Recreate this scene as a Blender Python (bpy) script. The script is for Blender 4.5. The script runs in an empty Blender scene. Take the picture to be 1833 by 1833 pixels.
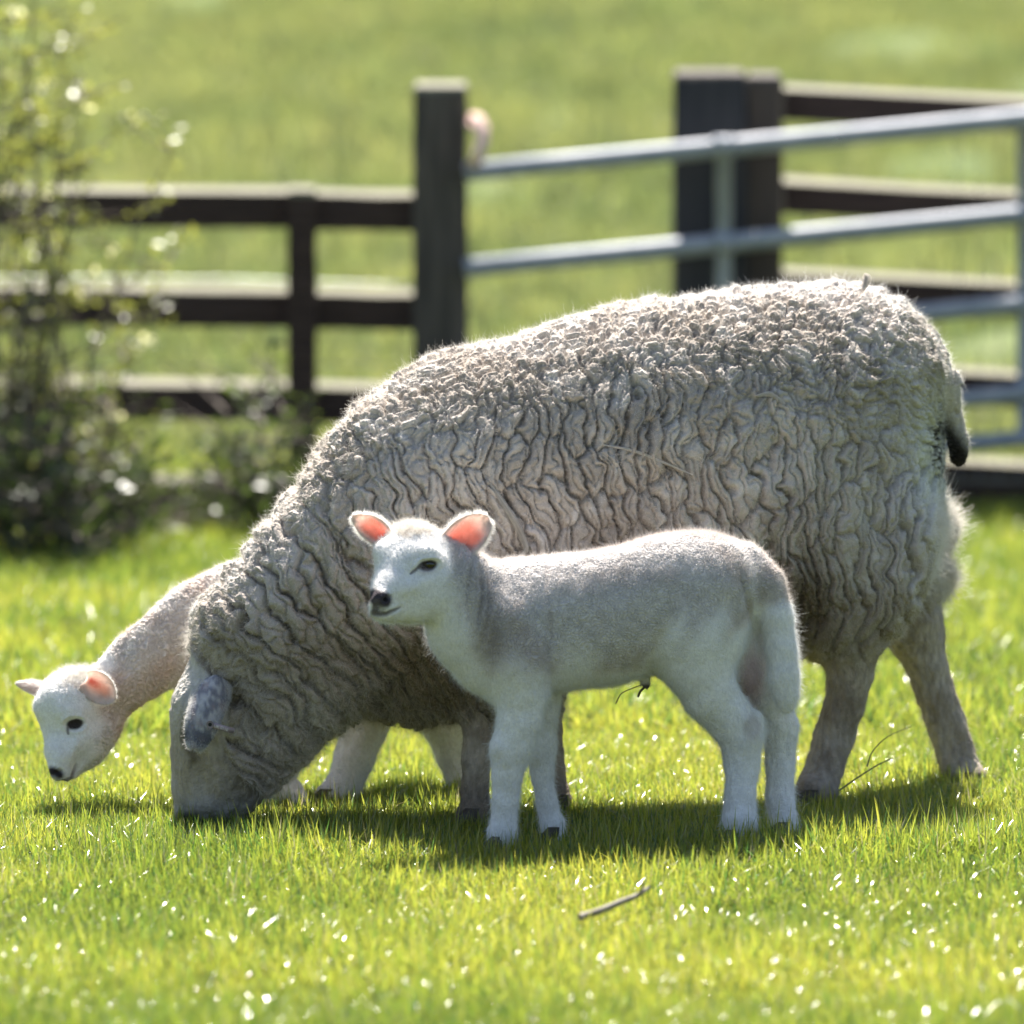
import bpy, math, random
import numpy as np
from mathutils import Vector, Matrix, Euler

random.seed(7)
RNG = np.random.default_rng(7)
scene = bpy.context.scene
COL = scene.collection

# ------------------------------------------------------------------ camera, light, exposure
FPX = 11300.0            # focal length in photograph pixels
CAMH = 1.28
PITCH = math.atan(916.5 / FPX)
cam_d = bpy.data.cameras.new('camera')
cam = bpy.data.objects.new('camera', cam_d)
COL.objects.link(cam)
cam.location = (0, -10, CAMH)
cam.rotation_euler = (math.pi / 2 - PITCH, 0, 0)
cam_d.sensor_width = 36
cam_d.lens = 36 * FPX / 1833
cam_d.clip_end = 2000
cam_d.dof.use_dof = True
cam_d.dof.focus_distance = 9.62
cam_d.dof.aperture_fstop = (cam_d.lens / 1000) / 0.064
scene.camera = cam

SUN_EL, SUN_AZ = 59.0, -4.0        # azimuth: degrees from +Y (behind the animals) towards +X
world = bpy.data.worlds.new('World')
scene.world = world
world.use_nodes = True
wn = world.node_tree
sky = wn.nodes.new('ShaderNodeTexSky')
sky.sky_type = 'NISHITA'
sky.sun_disc = False
sky.sun_elevation = math.radians(SUN_EL)
sky.sun_rotation = math.radians(SUN_AZ)
sky.air_density = 1.0
sky.dust_density = 1.5
bg = wn.nodes['Background']
bg.inputs['Strength'].default_value = 0.058
wn.links.new(sky.outputs[0], bg.inputs[0])

sun_d = bpy.data.lights.new('sun', 'SUN')
sun = bpy.data.objects.new('sun', sun_d)
COL.objects.link(sun)
sun_d.energy = 5.0
sun_d.angle = math.radians(0.5)
sun_d.color = (1.0, 0.95, 0.86)
_a, _e = math.radians(SUN_AZ), math.radians(SUN_EL)
SUNV = Vector((math.sin(_a) * math.cos(_e), math.cos(_a) * math.cos(_e), math.sin(_e)))
sun.rotation_euler = SUNV.to_track_quat('Z', 'Y').to_euler()

scene.view_settings.view_transform = 'Standard'
scene.view_settings.look = 'None'
scene.view_settings.gamma = 1
scene.view_settings.use_curve_mapping = False
scene.view_settings.exposure = 1.68
scene.render.engine = 'CYCLES'
scene.cycles.use_denoising = True
scene.cycles.max_bounces = 6
scene.cycles.transparent_max_bounces = 8
scene.cycles.sample_clamp_indirect = 6
scene.cycles_curves.shape = 'RIBBONS'

# ------------------------------------------------------------------ helpers: projection
cp, sp = math.cos(PITCH), math.sin(PITCH)


def P(px, py, Y):
    """world point that lies on depth plane Y and shows at photo pixel (px, py)"""
    u = (px - 916.5) / FPX
    v = -(py - 916.5) / FPX
    dy = cp + v * sp
    dz = -sp + v * cp
    t = (Y + 10.0) / dy
    return np.array([u * t, Y, CAMH + dz * t])


def S(Y):
    return (10.0 + Y) / FPX          # metres per photo pixel at depth Y


def px_of(co):
    """photo pixel of world points (n,3)"""
    y = co[:, 1] + 10
    z = co[:, 2] - CAMH
    d = y * cp - z * sp
    v = y * sp + z * cp
    return 916.5 + FPX * co[:, 0] / d, 916.5 - FPX * v / d


# ------------------------------------------------------------------ helpers: noise
_tab = RNG.random((64, 64, 64)).astype(np.float32)


def vnoise(p):
    """value noise 0..1, p (n,3)"""
    i = np.floor(p).astype(np.int64)
    f = p - i
    f = f * f * (3 - 2 * f)
    i &= 63
    j = (i + 1) & 63
    x0, y0, z0 = i.T
    x1, y1, z1 = j.T
    fx, fy, fz = f.T
    a = _tab[x0, y0, z0] * (1 - fx) + _tab[x1, y0, z0] * fx
    b = _tab[x0, y1, z0] * (1 - fx) + _tab[x1, y1, z0] * fx
    c = _tab[x0, y0, z1] * (1 - fx) + _tab[x1, y0, z1] * fx
    d = _tab[x0, y1, z1] * (1 - fx) + _tab[x1, y1, z1] * fx
    return (a * (1 - fy) + b * fy) * (1 - fz) + (c * (1 - fy) + d * fy) * fz


def fbm(p, o=3):
    s, a, t = 0, 1.0, 0
    for k in range(o):
        s = s + a * vnoise(p * 2 ** k + 17.3 * k)
        t += a
        a *= .5
    return s / t


def vor2(u, v, seed=0, orient=False):
    """2D Voronoi: (F1, F2-F1, cell random)"""
    iu = np.floor(u).astype(np.int64)
    iv = np.floor(v).astype(np.int64)
    f1 = np.full(u.shape, 9.0)
    f2 = np.full(u.shape, 9.0)
    cr = np.zeros(u.shape)
    p1 = np.zeros((2,) + u.shape)
    p2 = np.zeros((2,) + u.shape)
    for a in (-1, 0, 1):
        for b in (-1, 0, 1):
            cu, cv = iu + a, iv + b
            r1 = _tab[cu & 63, cv & 63, (seed) & 63]
            r2 = _tab[cu & 63, cv & 63, (seed + 1) & 63]
            r3 = _tab[cu & 63, cv & 63, (seed + 2) & 63]
            q = np.stack([cu + .1 + .8 * r1, cv + .1 + .8 * r2])
            d = np.hypot(q[0] - u, q[1] - v)
            closer = d < f1
            second = (~closer) & (d < f2)
            p2 = np.where(closer, p1, np.where(second, q, p2))
            p1 = np.where(closer, q, p1)
            f2 = np.where(closer, f1, np.minimum(f2, d))
            cr = np.where(closer, r3, cr)
            f1 = np.where(closer, d, f1)
    if orient:
        dd = np.abs(p1 - p2)
        return f1, f2 - f1, cr, dd[0] / (dd[0] + dd[1] + 1e-6)
    return f1, f2 - f1, cr


def sstep(a, b, x):
    t = np.clip((x - a) / (b - a), 0, 1)
    return t * t * (3 - 2 * t)


# ------------------------------------------------------------------ helpers: implicit bodies
class Field:
    def __init__(self, lo, hi, h):
        self.lo = np.array(lo, float)
        self.h = h
        n = np.ceil((np.array(hi) - self.lo) / h).astype(int) + 1
        self.ax = [self.lo[k] + np.arange(n[k]) * h for k in range(3)]
        self.F = np.full(tuple(n), 1.0, np.float32)

    def smin(self, sl, d, k):
        F = self.F[sl]
        hh = np.clip(k - np.abs(F - d), 0, None) / k
        self.F[sl] = np.minimum(F, d) - hh * hh * k * .25

    def box(self, lo, hi):
        out = []
        for k in range(3):
            a = int(np.clip(math.floor((lo[k] - self.lo[k]) / self.h), 0, len(self.ax[k]) - 2))
            b = int(np.clip(math.ceil((hi[k] - self.lo[k]) / self.h) + 1, a + 2, len(self.ax[k])))
            out.append(slice(a, b))
        return tuple(out)

    def seg(self, a, b, ra, rb, k, ry=1.0, cut=False):
        """rounded cone, flattened (ry<1) or widened (ry>1) along Y"""
        m = max(ra, rb) * max(1, ry) + k + 2 * self.h + .01
        sl = self.box(np.minimum(a, b) - m, np.maximum(a, b) + m)
        X = self.ax[0][sl[0]][:, None, None]
        Y = self.ax[1][sl[1]][None, :, None]
        Z = self.ax[2][sl[2]][None, None, :]
        dx, dy, dz = b - a
        L = dx * dx + dy * dy + dz * dz + 1e-9
        t = np.clip(((X - a[0]) * dx + (Y - a[1]) * dy + (Z - a[2]) * dz) / L, 0, 1)
        r = ra + (rb - ra) * t
        d = np.sqrt((X - a[0] - t * dx) ** 2 + ((Y - a[1] - t * dy) / ry) ** 2 + (Z - a[2] - t * dz) ** 2) - r
        if cut:
            F = self.F[sl]
            d = -d
            hh = np.clip(k - np.abs(F - d), 0, None) / k
            self.F[sl] = np.maximum(F, d) + hh * hh * k * .25
        else:
            self.smin(sl, d.astype(np.float32), k)

    def chain(self, pts, k=.02, ry=1.0, cut=False, kl=.007):
        """pts: (px, py, r_px, Y) — py 'g' puts the end on the ground"""
        q = []
        for px, py, r, Y in pts:
            p = P(px, 1450 if py == 'g' else py, Y)
            rr = r * S(Y)
            if py == 'g':
                p[2] = rr * .55
            q.append((p, rr))
        if len(q) == 1:
            q.append((q[0][0] + 1e-5, q[0][1]))
        for i, ((a, ra), (b, rb)) in enumerate(zip(q[:-1], q[1:])):
            self.seg(a, b, ra, rb, k if i < 2 else min(k, kl), ry, cut)

    def slab(self, poly, Yc, R, W, k=.03, blur=3):
        """side outline (photo pixels at depth Yc(px)) inflated to a rounded body; R, W: 2D arrays or floats"""
        pts = catmull(np.array(poly, float))
        Q = np.array([P(x, y, Yc(x)) for x, y in pts])[:, [0, 2]]
        X, Z = np.meshgrid(self.ax[0], self.ax[2], indexing='ij')
        d2 = poly_sd(Q, X, Z)
        for _ in range(blur):
            d2 = blur2(d2)
        px = 916.5 + X / .000885
        yc = Yc(px)
        R = np.broadcast_to(np.asarray(R, float), X.shape)
        W = np.broadcast_to(np.asarray(W, float), X.shape)
        a = np.clip(1 - d2 / R, 0, None)
        bb = (self.ax[1][None, :, None] - yc[:, None, :]) / W[:, None, :]
        f = (np.sqrt(a[:, None, :] ** 2 + bb ** 2) - 1) * np.minimum(R, W)[:, None, :]
        self.smin((slice(None),) * 3, f.astype(np.float32), k)

    def mesh(self):
        F = self.F
        for _ in range(1):
            for ax in range(3):
                G = F.copy()
                sl = [slice(None)] * 3
                s0, s1, s2 = list(sl), list(sl), list(sl)
                s0[ax], s1[ax], s2[ax] = slice(0, -2), slice(1, -1), slice(2, None)
                G[tuple(s1)] = .25 * F[tuple(s0)] + .5 * F[tuple(s1)] + .25 * F[tuple(s2)]
                F = G
        return surface_nets(F, self.lo, self.h)


def catmull(p, n=6):
    out = []
    N = len(p)
    for i in range(N):
        a, b, c, d = p[i - 1], p[i], p[(i + 1) % N], p[(i + 2) % N]
        for k in range(n):
            t = k / n
            out.append(.5 * (2 * b + (c - a) * t + (2 * a - 5 * b + 4 * c - d) * t * t + (3 * b - a - 3 * c + d) * t ** 3))
    return np.array(out)


def poly_sd(Q, X, Z):
    d = np.full(X.shape, 1e9)
    ins = np.zeros(X.shape, bool)
    N = len(Q)
    for i in range(N):
        ax, az = Q[i]
        bx, bz = Q[(i + 1) % N]
        ex, ez = bx - ax, bz - az
        t = np.clip(((X - ax) * ex + (Z - az) * ez) / (ex * ex + ez * ez + 1e-12), 0, 1)
        d = np.minimum(d, (X - ax - t * ex) ** 2 + (Z - az - t * ez) ** 2)
        if az != bz:
            c = ((az > Z) != (bz > Z)) & (X < ex * (Z - az) / ez + ax)
            ins ^= c
    d = np.sqrt(d)
    return np.where(ins, d, -d)


def blur2(a):
    b = a.copy()
    b[1:-1] = .25 * a[:-2] + .5 * a[1:-1] + .25 * a[2:]
    c = b.copy()
    c[:, 1:-1] = .25 * b[:, :-2] + .5 * b[:, 1:-1] + .25 * b[:, 2:]
    return c


def surface_nets(F, lo, h):
    Sg = F < 0
    n = np.array(F.shape) - 1
    cnt = np.zeros(n, np.int8)
    cor = [(i, j, k) for i in (0, 1) for j in (0, 1) for k in (0, 1)]
    for i, j, k in cor:
        cnt += Sg[i:n[0] + i, j:n[1] + j, k:n[2] + k]
    act = (cnt > 0) & (cnt < 8)
    cells = np.argwhere(act)
    idx = np.full(tuple(n), -1, np.int64)
    idx[act] = np.arange(len(cells))
    acc = np.zeros((len(cells), 3))
    num = np.zeros(len(cells))
    for a in cor:
        for ax in range(3):
            if a[ax] == 0:
                b = list(a)
                b[ax] = 1
                ca = cells + a
                cb = cells + b
                fa = F[ca[:, 0], ca[:, 1], ca[:, 2]]
                fb = F[cb[:, 0], cb[:, 1], cb[:, 2]]
                m = (fa < 0) != (fb < 0)
                t = np.where(m, fa / (fa - fb + 1e-12), 0)
                pt = np.tile(np.array(a, float), (len(cells), 1))
                pt[:, ax] += t
                acc += pt * m[:, None]
                num += m
    verts = lo + h * (cells + acc / num[:, None])
    quads = []
    for ax in range(3):
        o1, o2 = [(1, 2), (2, 0), (0, 1)][ax]
        sa = [slice(None)] * 3
        sb = [slice(None)] * 3
        sa[ax] = slice(0, -1)
        sb[ax] = slice(1, None)
        A, B = Sg[tuple(sa)], Sg[tuple(sb)]
        e = np.argwhere(A != B)
        ok = (e[:, o1] > 0) & (e[:, o2] > 0) & (e[:, o1] < n[o1]) & (e[:, o2] < n[o2])
        e = e[ok]
        fl = A[e[:, 0], e[:, 1], e[:, 2]]
        c = []
        for d1, d2 in ((-1, -1), (0, -1), (0, 0), (-1, 0)):
            q = e.copy()
            q[:, o1] += d1
            q[:, o2] += d2
            c.append(idx[q[:, 0], q[:, 1], q[:, 2]])
        q = np.stack(c, 1)
        q[~fl] = q[~fl][:, ::-1]
        quads.append(q)
    q = np.concatenate(quads)
    q = q[(q >= 0).all(1)]
    return verts, q


# ------------------------------------------------------------------ helpers: blender objects
def make_mesh(name, V, Q, smooth=True):
    me = bpy.data.meshes.new(name)
    V = np.asarray(V, np.float32)
    Q = np.asarray(Q, np.int32)
    k = Q.shape[1]
    me.vertices.add(len(V))
    me.vertices.foreach_set('co', V.ravel())
    me.loops.add(Q.size)
    me.loops.foreach_set('vertex_index', Q.ravel())
    me.polygons.add(len(Q))
    me.polygons.foreach_set('loop_start', np.arange(0, Q.size, k, dtype=np.int32))
    me.polygons.foreach_set('loop_total', np.full(len(Q), k, np.int32))
    me.update(calc_edges=True)
    me.validate()
    if smooth:
        me.polygons.foreach_set('use_smooth', np.ones(len(me.polygons), bool))
    return me


def link(name, data, parent=None, mat=None):
    o = bpy.data.objects.new(name, data)
    COL.objects.link(o)
    if mat is not None:
        for m in (mat if isinstance(mat, (list, tuple)) else [mat]):
            data.materials.append(m)
    if parent is not None:
        o.parent = parent
        o.location = (-parent.location[0], -parent.location[1], -parent.location[2])
    return o


def tag(o, label=None, cat=None, group=None, kind=None):
    if label: o['label'] = label
    if cat: o['category'] = cat
    if group: o['group'] = group
    if kind: o['kind'] = kind
    return o


def empty(name, loc):
    o = bpy.data.objects.new(name, None)
    COL.objects.link(o)
    o.empty_display_size = .1
    o.location = loc
    return o


def refine(me, levels=1):
    """subdivide a mesh with a subsurf modifier, return new mesh"""
    o = bpy.data.objects.new('tmp', me)
    COL.objects.link(o)
    m = o.modifiers.new('s', 'SUBSURF')
    m.levels = levels
    m.render_levels = levels
    dg = bpy.context.evaluated_depsgraph_get()
    out = bpy.data.meshes.new_from_object(o.evaluated_get(dg))
    bpy.data.objects.remove(o)
    bpy.data.meshes.remove(me)
    return out


def get_vn(me):
    n = len(me.vertices)
    co = np.empty(n * 3, np.float32)
    me.vertices.foreach_get('co', co)
    nr = np.empty(n * 3, np.float32)
    me.vertex_normals.foreach_get('vector', nr)
    return co.reshape(-1, 3).astype(float), nr.reshape(-1, 3).astype(float)


def set_co(me, co):
    me.vertices.foreach_set('co', co.astype(np.float32).ravel())
    me.update()


def set_col(me, col):
    a = me.color_attributes.new('col', 'FLOAT_COLOR', 'POINT')
    c = np.ones((len(me.vertices), 4), np.float32)
    c[:, :3] = col
    a.data.foreach_set('color', c.ravel())


def tris_of(me):
    me.calc_loop_triangles()
    t = np.empty(len(me.loop_triangles) * 3, np.int32)
    me.loop_triangles.foreach_get('vertices', t)
    return t.reshape(-1, 3)


def mixc(a, b, t):
    a = np.asarray(a, float)
    b = np.asarray(b, float)
    if a.ndim == 1: a = a[None]
    if b.ndim == 1: b = b[None]
    return a + (b - a) * np.asarray(t)[:, None]


def strands(name, parent, me, n, length, direction, radius, mat, col, K=4, curl=.25, weight=None, label=None):
    """hair curves rooted on a mesh; length/direction/weight/col are per-vertex arrays"""
    co, nr = get_vn(me)
    T = tris_of(me)
    a, b, c = co[T[:, 0]], co[T[:, 1]], co[T[:, 2]]
    area = .5 * np.linalg.norm(np.cross(b - a, c - a), axis=1)
    if weight is not None:
        area = area * weight[T].mean(1)
    cdf = np.cumsum(area)
    cdf /= cdf[-1]
    ti = np.searchsorted(cdf, RNG.random(n))
    r1, r2 = RNG.random(n), RNG.random(n)
    s = r1 + r2 > 1
    r1[s], r2[s] = 1 - r1[s], 1 - r2[s]
    w = np.stack([1 - r1 - r2, r1, r2], 1)
    Tt = T[ti]

    def ip(arr):
        if arr.ndim == 1:
            return (arr[Tt] * w).sum(1)
        return (arr[Tt] * w[:, :, None]).sum(1)
    root = ip(co)
    d = ip(direction)
    d += RNG.normal(0, curl, (n, 3))
    d /= np.linalg.norm(d, axis=1)[:, None] + 1e-9
    L = ip(length) * RNG.uniform(.55, 1.25, n)
    cc = ip(col) * RNG.uniform(.82, 1.1, n)[:, None]
    bend = RNG.normal(0, curl, (n, 3))
    tt = np.linspace(0, 1, K)
    pos = root[:, None] - d[:, None] * .001 + d[:, None] * (L[:, None] * tt)[:, :, None] + bend[:, None] * (L[:, None] * tt ** 2)[:, :, None]
    hc = bpy.data.hair_curves.new(name)
    hc.add_curves([K] * n)
    hc.attributes['position'].data.foreach_set('vector', pos.astype(np.float32).ravel())
    ra = hc.attributes.get('radius') or hc.attributes.new('radius', 'FLOAT', 'POINT')
    rr = np.broadcast_to(radius * (1 - .75 * tt)[None], (n, K)) * RNG.uniform(.7, 1.3, n)[:, None]
    ra.data.foreach_set('value', rr.astype(np.float32).ravel())
    ca = hc.attributes.new('col', 'FLOAT_COLOR', 'CURVE')
    c4 = np.ones((n, 4), np.float32)
    c4[:, :3] = cc
    ca.data.foreach_set('color', c4.ravel())
    o = link(name, hc, parent, mat)
    if label: o['label'] = label
    return o


# ------------------------------------------------------------------ materials
def new_mat(name):
    m = bpy.data.materials.new(name)
    m.use_nodes = True
    nt = m.node_tree
    nt.nodes.clear()
    out = nt.nodes.new('ShaderNodeOutputMaterial')
    return m, nt, out


def N(nt, t, **kw):
    n = nt.nodes.new(t)
    for k, v in kw.items():
        if k in n.inputs:
            n.inputs[k].default_value = v
        else:
            setattr(n, k, v)
    return n


def mat_coat(name, rough=.85, bump_scale=300, bump=.3, transl=0.0, voronoi=True, tint=(1, 1, 1)):
    m, nt, out = new_mat(name)
    at = N(nt, 'ShaderNodeAttribute', attribute_name='col')
    tc = N(nt, 'ShaderNodeTexCoord')
    nz = N(nt, 'ShaderNodeTexNoise', Scale=120.0, Detail=4.0)
    nt.links.new(tc.outputs['Object'], nz.inputs['Vector'])
    rm = N(nt, 'ShaderNodeMapRange')
    rm.inputs['To Min'].default_value = .82
    rm.inputs['To Max'].default_value = 1.14
    nt.links.new(nz.outputs['Fac'], rm.inputs['Value'])
    mx = N(nt, 'ShaderNodeVectorMath', operation='SCALE')
    nt.links.new(at.outputs['Color'], mx.inputs[0])
    nt.links.new(rm.outputs['Result'], mx.inputs['Scale'])
    b = N(nt, 'ShaderNodeBsdfPrincipled', Roughness=rough)
    b.inputs['Specular IOR Level'].default_value = .15
    nt.links.new(mx.outputs[0], b.inputs['Base Color'])
    tx = N(nt, 'ShaderNodeTexVoronoi' if voronoi else 'ShaderNodeTexNoise', Scale=float(bump_scale))
    nt.links.new(tc.outputs['Object'], tx.inputs['Vector'])
    bp = N(nt, 'ShaderNodeBump', Strength=bump, Distance=.002)
    nt.links.new(tx.outputs[0], bp.inputs['Height'])
    bp.invert = voronoi
    nt.links.new(bp.outputs[0], b.inputs['Normal'])
    if transl > 0:
        tr = N(nt, 'ShaderNodeBsdfTranslucent')
        tm = N(nt, 'ShaderNodeMix', data_type='RGBA', blend_type='MULTIPLY')
        tm.inputs['Factor'].default_value = 1
        nt.links.new(mx.outputs[0], tm.inputs['A'])
        tm.inputs['B'].default_value = (*tint, 1)
        nt.links.new(tm.outputs['Result'], tr.inputs['Color'])
        ms = N(nt, 'ShaderNodeMixShader')
        ms.inputs[0].default_value = transl
        nt.links.new(b.outputs[0], ms.inputs[1])
        nt.links.new(tr.outputs[0], ms.inputs[2])
        nt.links.new(ms.outputs[0], out.inputs[0])
    else:
        nt.links.new(b.outputs[0], out.inputs[0])
    return m


def mat_hair(name, transl=.5, gloss=.06):
    m, nt, out = new_mat(name)
    at = N(nt, 'ShaderNodeAttribute', attribute_name='col')
    df = N(nt, 'ShaderNodeBsdfDiffuse')
    tr = N(nt, 'ShaderNodeBsdfTranslucent')
    gl = N(nt, 'ShaderNodeBsdfGlossy', Roughness=.45)
    for s in (df, tr):
        nt.links.new(at.outputs['Color'], s.inputs['Color'])
    ms = N(nt, 'ShaderNodeMixShader')
    ms.inputs[0].default_value = transl
    nt.links.new(df.outputs[0], ms.inputs[1])
    nt.links.new(tr.outputs[0], ms.inputs[2])
    m2 = N(nt, 'ShaderNodeMixShader')
    m2.inputs[0].default_value = gloss
    nt.links.new(ms.outputs[0], m2.inputs[1])
    nt.links.new(gl.outputs[0], m2.inputs[2])
    nt.links.new(m2.outputs[0], out.inputs[0])
    return m


def mat_plain(name, col, rough=.6, noise=0.0, scale=40, col2=None, metal=0.0, stretch=None, bump=0.0, spec=.4):
    m, nt, out = new_mat(name)
    b = N(nt, 'ShaderNodeBsdfPrincipled', Roughness=rough, Metallic=metal)
    b.inputs['Specular IOR Level'].default_value = spec
    b.inputs['Base Color'].default_value = (*col, 1)
    if col2 is not None:
        tc = N(nt, 'ShaderNodeTexCoord')
        mp = N(nt, 'ShaderNodeMapping')
        if stretch: mp.inputs['Scale'].default_value = stretch
        nz = N(nt, 'ShaderNodeTexNoise', Scale=float(scale), Detail=5.0)
        cr = N(nt, 'ShaderNodeMix', data_type='RGBA')
        cr.inputs['A'].default_value = (*col, 1)
        cr.inputs['B'].default_value = (*col2, 1)
        mr = N(nt, 'ShaderNodeMapRange')
        mr.inputs['From Min'].default_value = .35
        mr.inputs['From Max'].default_value = .65
        nt.links.new(tc.outputs['Object'], mp.inputs[0])
        nt.links.new(mp.outputs[0], nz.inputs['Vector'])
        nt.links.new(nz.outputs['Fac'], mr.inputs['Value'])
        nt.links.new(mr.outputs[0], cr.inputs['Factor'])
        nt.links.new(cr.outputs['Result'], b.inputs['Base Color'])
        if bump:
            bp = N(nt, 'ShaderNodeBump', Strength=bump, Distance=.01)
            nt.links.new(nz.outputs['Fac'], bp.inputs['Height'])
            nt.links.new(bp.outputs[0], b.inputs['Normal'])
    nt.links.new(b.outputs[0], out.inputs[0])
    return m


M_WOOL = mat_coat('ewe wool', .9, 260, .55, 0)
M_LAMB = mat_coat('lamb coat', .85, 330, .6, 0)
M_EAR = mat_coat('thin ear skin', .6, 200, .1, .62, False, (1, .86, .82))
M_HAIR = mat_hair('fleece fibres', .5, .13)
M_FUZZ = mat_hair('ear fuzz', .72, .08)
M_HAIR2 = mat_hair('lamb hair', .5, .06)
M_EYE = mat_plain('dark eye', (.012, .008, .006), .08, spec=.8)
M_HOOF = mat_plain('hoof horn', (.05, .04, .03), .5, col2=(.1, .08, .06), scale=60)
#BUILD

# ================================================================== ANIMALS
def lerp_x(xs, ys):
    return lambda px: np.interp(px, xs, ys)


def spine_param(pts_m, X, Z, sigma=.05):
    """smooth arc-length coordinate u, signed offset n of side-view points along a spine polyline"""
    pts = np.array(pts_m)
    seg = np.linalg.norm(np.diff(pts, axis=0), axis=1)
    cum = np.concatenate([[0], np.cumsum(seg)])
    us = np.linspace(0, cum[-1], 70)
    sx, sz = np.interp(us, cum, pts[:, 0]), np.interp(us, cum, pts[:, 1])
    for _ in range(30):
        sx[1:-1] = (sx[:-2] + sx[2:] + 2 * sx[1:-1]) / 4
        sz[1:-1] = (sz[:-2] + sz[2:] + 2 * sz[1:-1]) / 4
    tx, tz = np.gradient(sx), np.gradient(sz)
    l = np.hypot(tx, tz)
    tx, tz = tx / l, tz / l
    shp = X.shape
    X, Z = X.ravel(), Z.ravel()
    u = np.empty(X.shape)
    nn = np.empty(X.shape)
    for i in range(0, len(X), 20000):
        x, z = X[i:i + 20000, None], Z[i:i + 20000, None]
        d2 = (x - sx) ** 2 + (z - sz) ** 2
        w = np.exp(-(d2 - d2.min(1, keepdims=True)) / (2 * sigma ** 2))
        w /= w.sum(1, keepdims=True)
        al = (x - sx) * tx + (z - sz) * tz
        of = -(x - sx) * tz + (z - sz) * tx
        u[i:i + 20000] = (w * (us + al)).sum(1)
        nn[i:i + 20000] = (w * of).sum(1)
    return u.reshape(shp), nn.reshape(shp)


def build_ear(base, tip, wmax, nrm, col_in, col_out, cup=.35, thick=.0028, shape=.55, nt_=20, ns=15, droop=0.0, blunt=.7, bw=.40, ei=(1.0, .5)):
    """leaf-shaped cupped ear, two skins joined at the rim. returns V, Q, colours, is_inner, t"""
    ax = tip - base
    L = np.linalg.norm(ax)
    ax = ax / L
    nrm = np.array(nrm, float)
    nrm = nrm - ax * nrm.dot(ax)
    nrm /= np.linalg.norm(nrm)
    wd = np.cross(ax, nrm)
    V, C, I, T = [], [], [], []
    for side in (0, 1):
        for i in range(nt_):
            t = i / (nt_ - 1)
            w = wmax * (bw * (1 - t) ** 2 + 1.15 * max(0, math.sin(math.pi * t ** shape * .985)) ** blunt * (t > 0)) * .5
            w = max(w, wmax * .06)
            for j in range(ns):
                s = (j / (ns - 1)) * 2 - 1
                c = cup * wmax * (s * s) * (1.5 - t) * .8
                th = thick * (1 - s * s) * (.4 + .6 * math.sin(math.pi * min(1, t + .2)))
                p = base + ax * (L * t) + wd * (s * w * (1 - .18 * (1 - t))) + nrm * (c - (th if side else -0.0)) \
                    - np.array([0, 0, 1]) * droop * t * t * L + nrm * (-.10 * L * math.sin(math.pi * t))
                V.append(p)
                I.append(0 if side else 1)
                T.append(t)
                e = sstep(ei[0], ei[1], abs(s))
                k = e * sstep(.0, .10, t) * (1 - sstep(.6, .9, t)) if not side else 0
                ci = np.array(col_in) * (1 - .75 * k * sstep(.55, .15, t) * sstep(.7, 0, abs(s + .15)) * np.array([.45, 1, 1]))
                C.append(np.array(col_out) * (1 - k) + ci * k)
    Q = []
    for side in (0, 1):
        o = side * nt_ * ns
        for i in range(nt_ - 1):
            for j in range(ns - 1):
                q = [o + i * ns + j, o + i * ns + j + 1, o + (i + 1) * ns + j + 1, o + (i + 1) * ns + j]
                Q.append(q if side else q[::-1])
    o = nt_ * ns
    for i in range(nt_ - 1):
        for j in (0, ns - 1):
            a, b = i * ns + j, (i + 1) * ns + j
            Q.append([a, b, b + o, a + o] if j else [b, a, a + o, b + o])
    for j in range(ns - 1):
        a, b = (nt_ - 1) * ns + j, (nt_ - 1) * ns + j + 1
        Q.append([b, a, a + o, b + o])
    return np.array(V), np.array(Q), np.array(C), np.array(I), np.array(T)


def finish_body(name, V, Q, ears, mats, parent, col_fn, disp_fn, levels=1):
    """subdivide the body, displace, add the ears to the same mesh; returns body object + plain body mesh for hair"""
    me = make_mesh(name, V, Q)
    me = refine(me, levels)
    me.name = name
    co, nr = get_vn(me)
    for _ in range(2):                      # light smoothing
        e = np.empty(len(me.edges) * 2, np.int32)
        me.edges.foreach_get('vertices', e)
        e = e.reshape(-1, 2)
        s = np.zeros_like(co)
        c = np.zeros(len(co))
        np.add.at(s, e[:, 0], co[e[:, 1]])
        np.add.at(s, e[:, 1], co[e[:, 0]])
        np.add.at(c, e[:, 0], 1)
        np.add.at(c, e[:, 1], 1)
        co = .5 * co + .5 * s / np.maximum(c, 1)[:, None]
    set_co(me, co)
    co, nr = get_vn(me)
    nr0 = nr.copy()
    co2 = disp_fn(co, nr)
    set_co(me, co2)
    col = col_fn(co, nr)
    set_col(me, col)
    n0 = len(me.vertices)
    # join ears
    if ears:
        q = np.empty(len(me.loops), np.int32)
        me.loops.foreach_get('vertex_index', q)
        allV, allC, polys, offs = [co2], [col], [q.reshape(-1, 4)], n0
        nb = len(me.polygons)
        for (v, qq, c, i, t) in ears:
            allV.append(v)
            allC.append(c)
            polys.append(qq + offs)
            offs += len(v)
        full = make_mesh(name, np.concatenate(allV), np.concatenate(polys))
        set_col(full, np.concatenate(allC))
        mi = np.zeros(len(full.polygons), np.int32)
        mi[nb:] = 1
        full.polygons.foreach_set('material_index', mi)
    else:
        full = me
    ob = link(name, full, parent, mats)
    return ob, me, co, nr0, col


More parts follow.
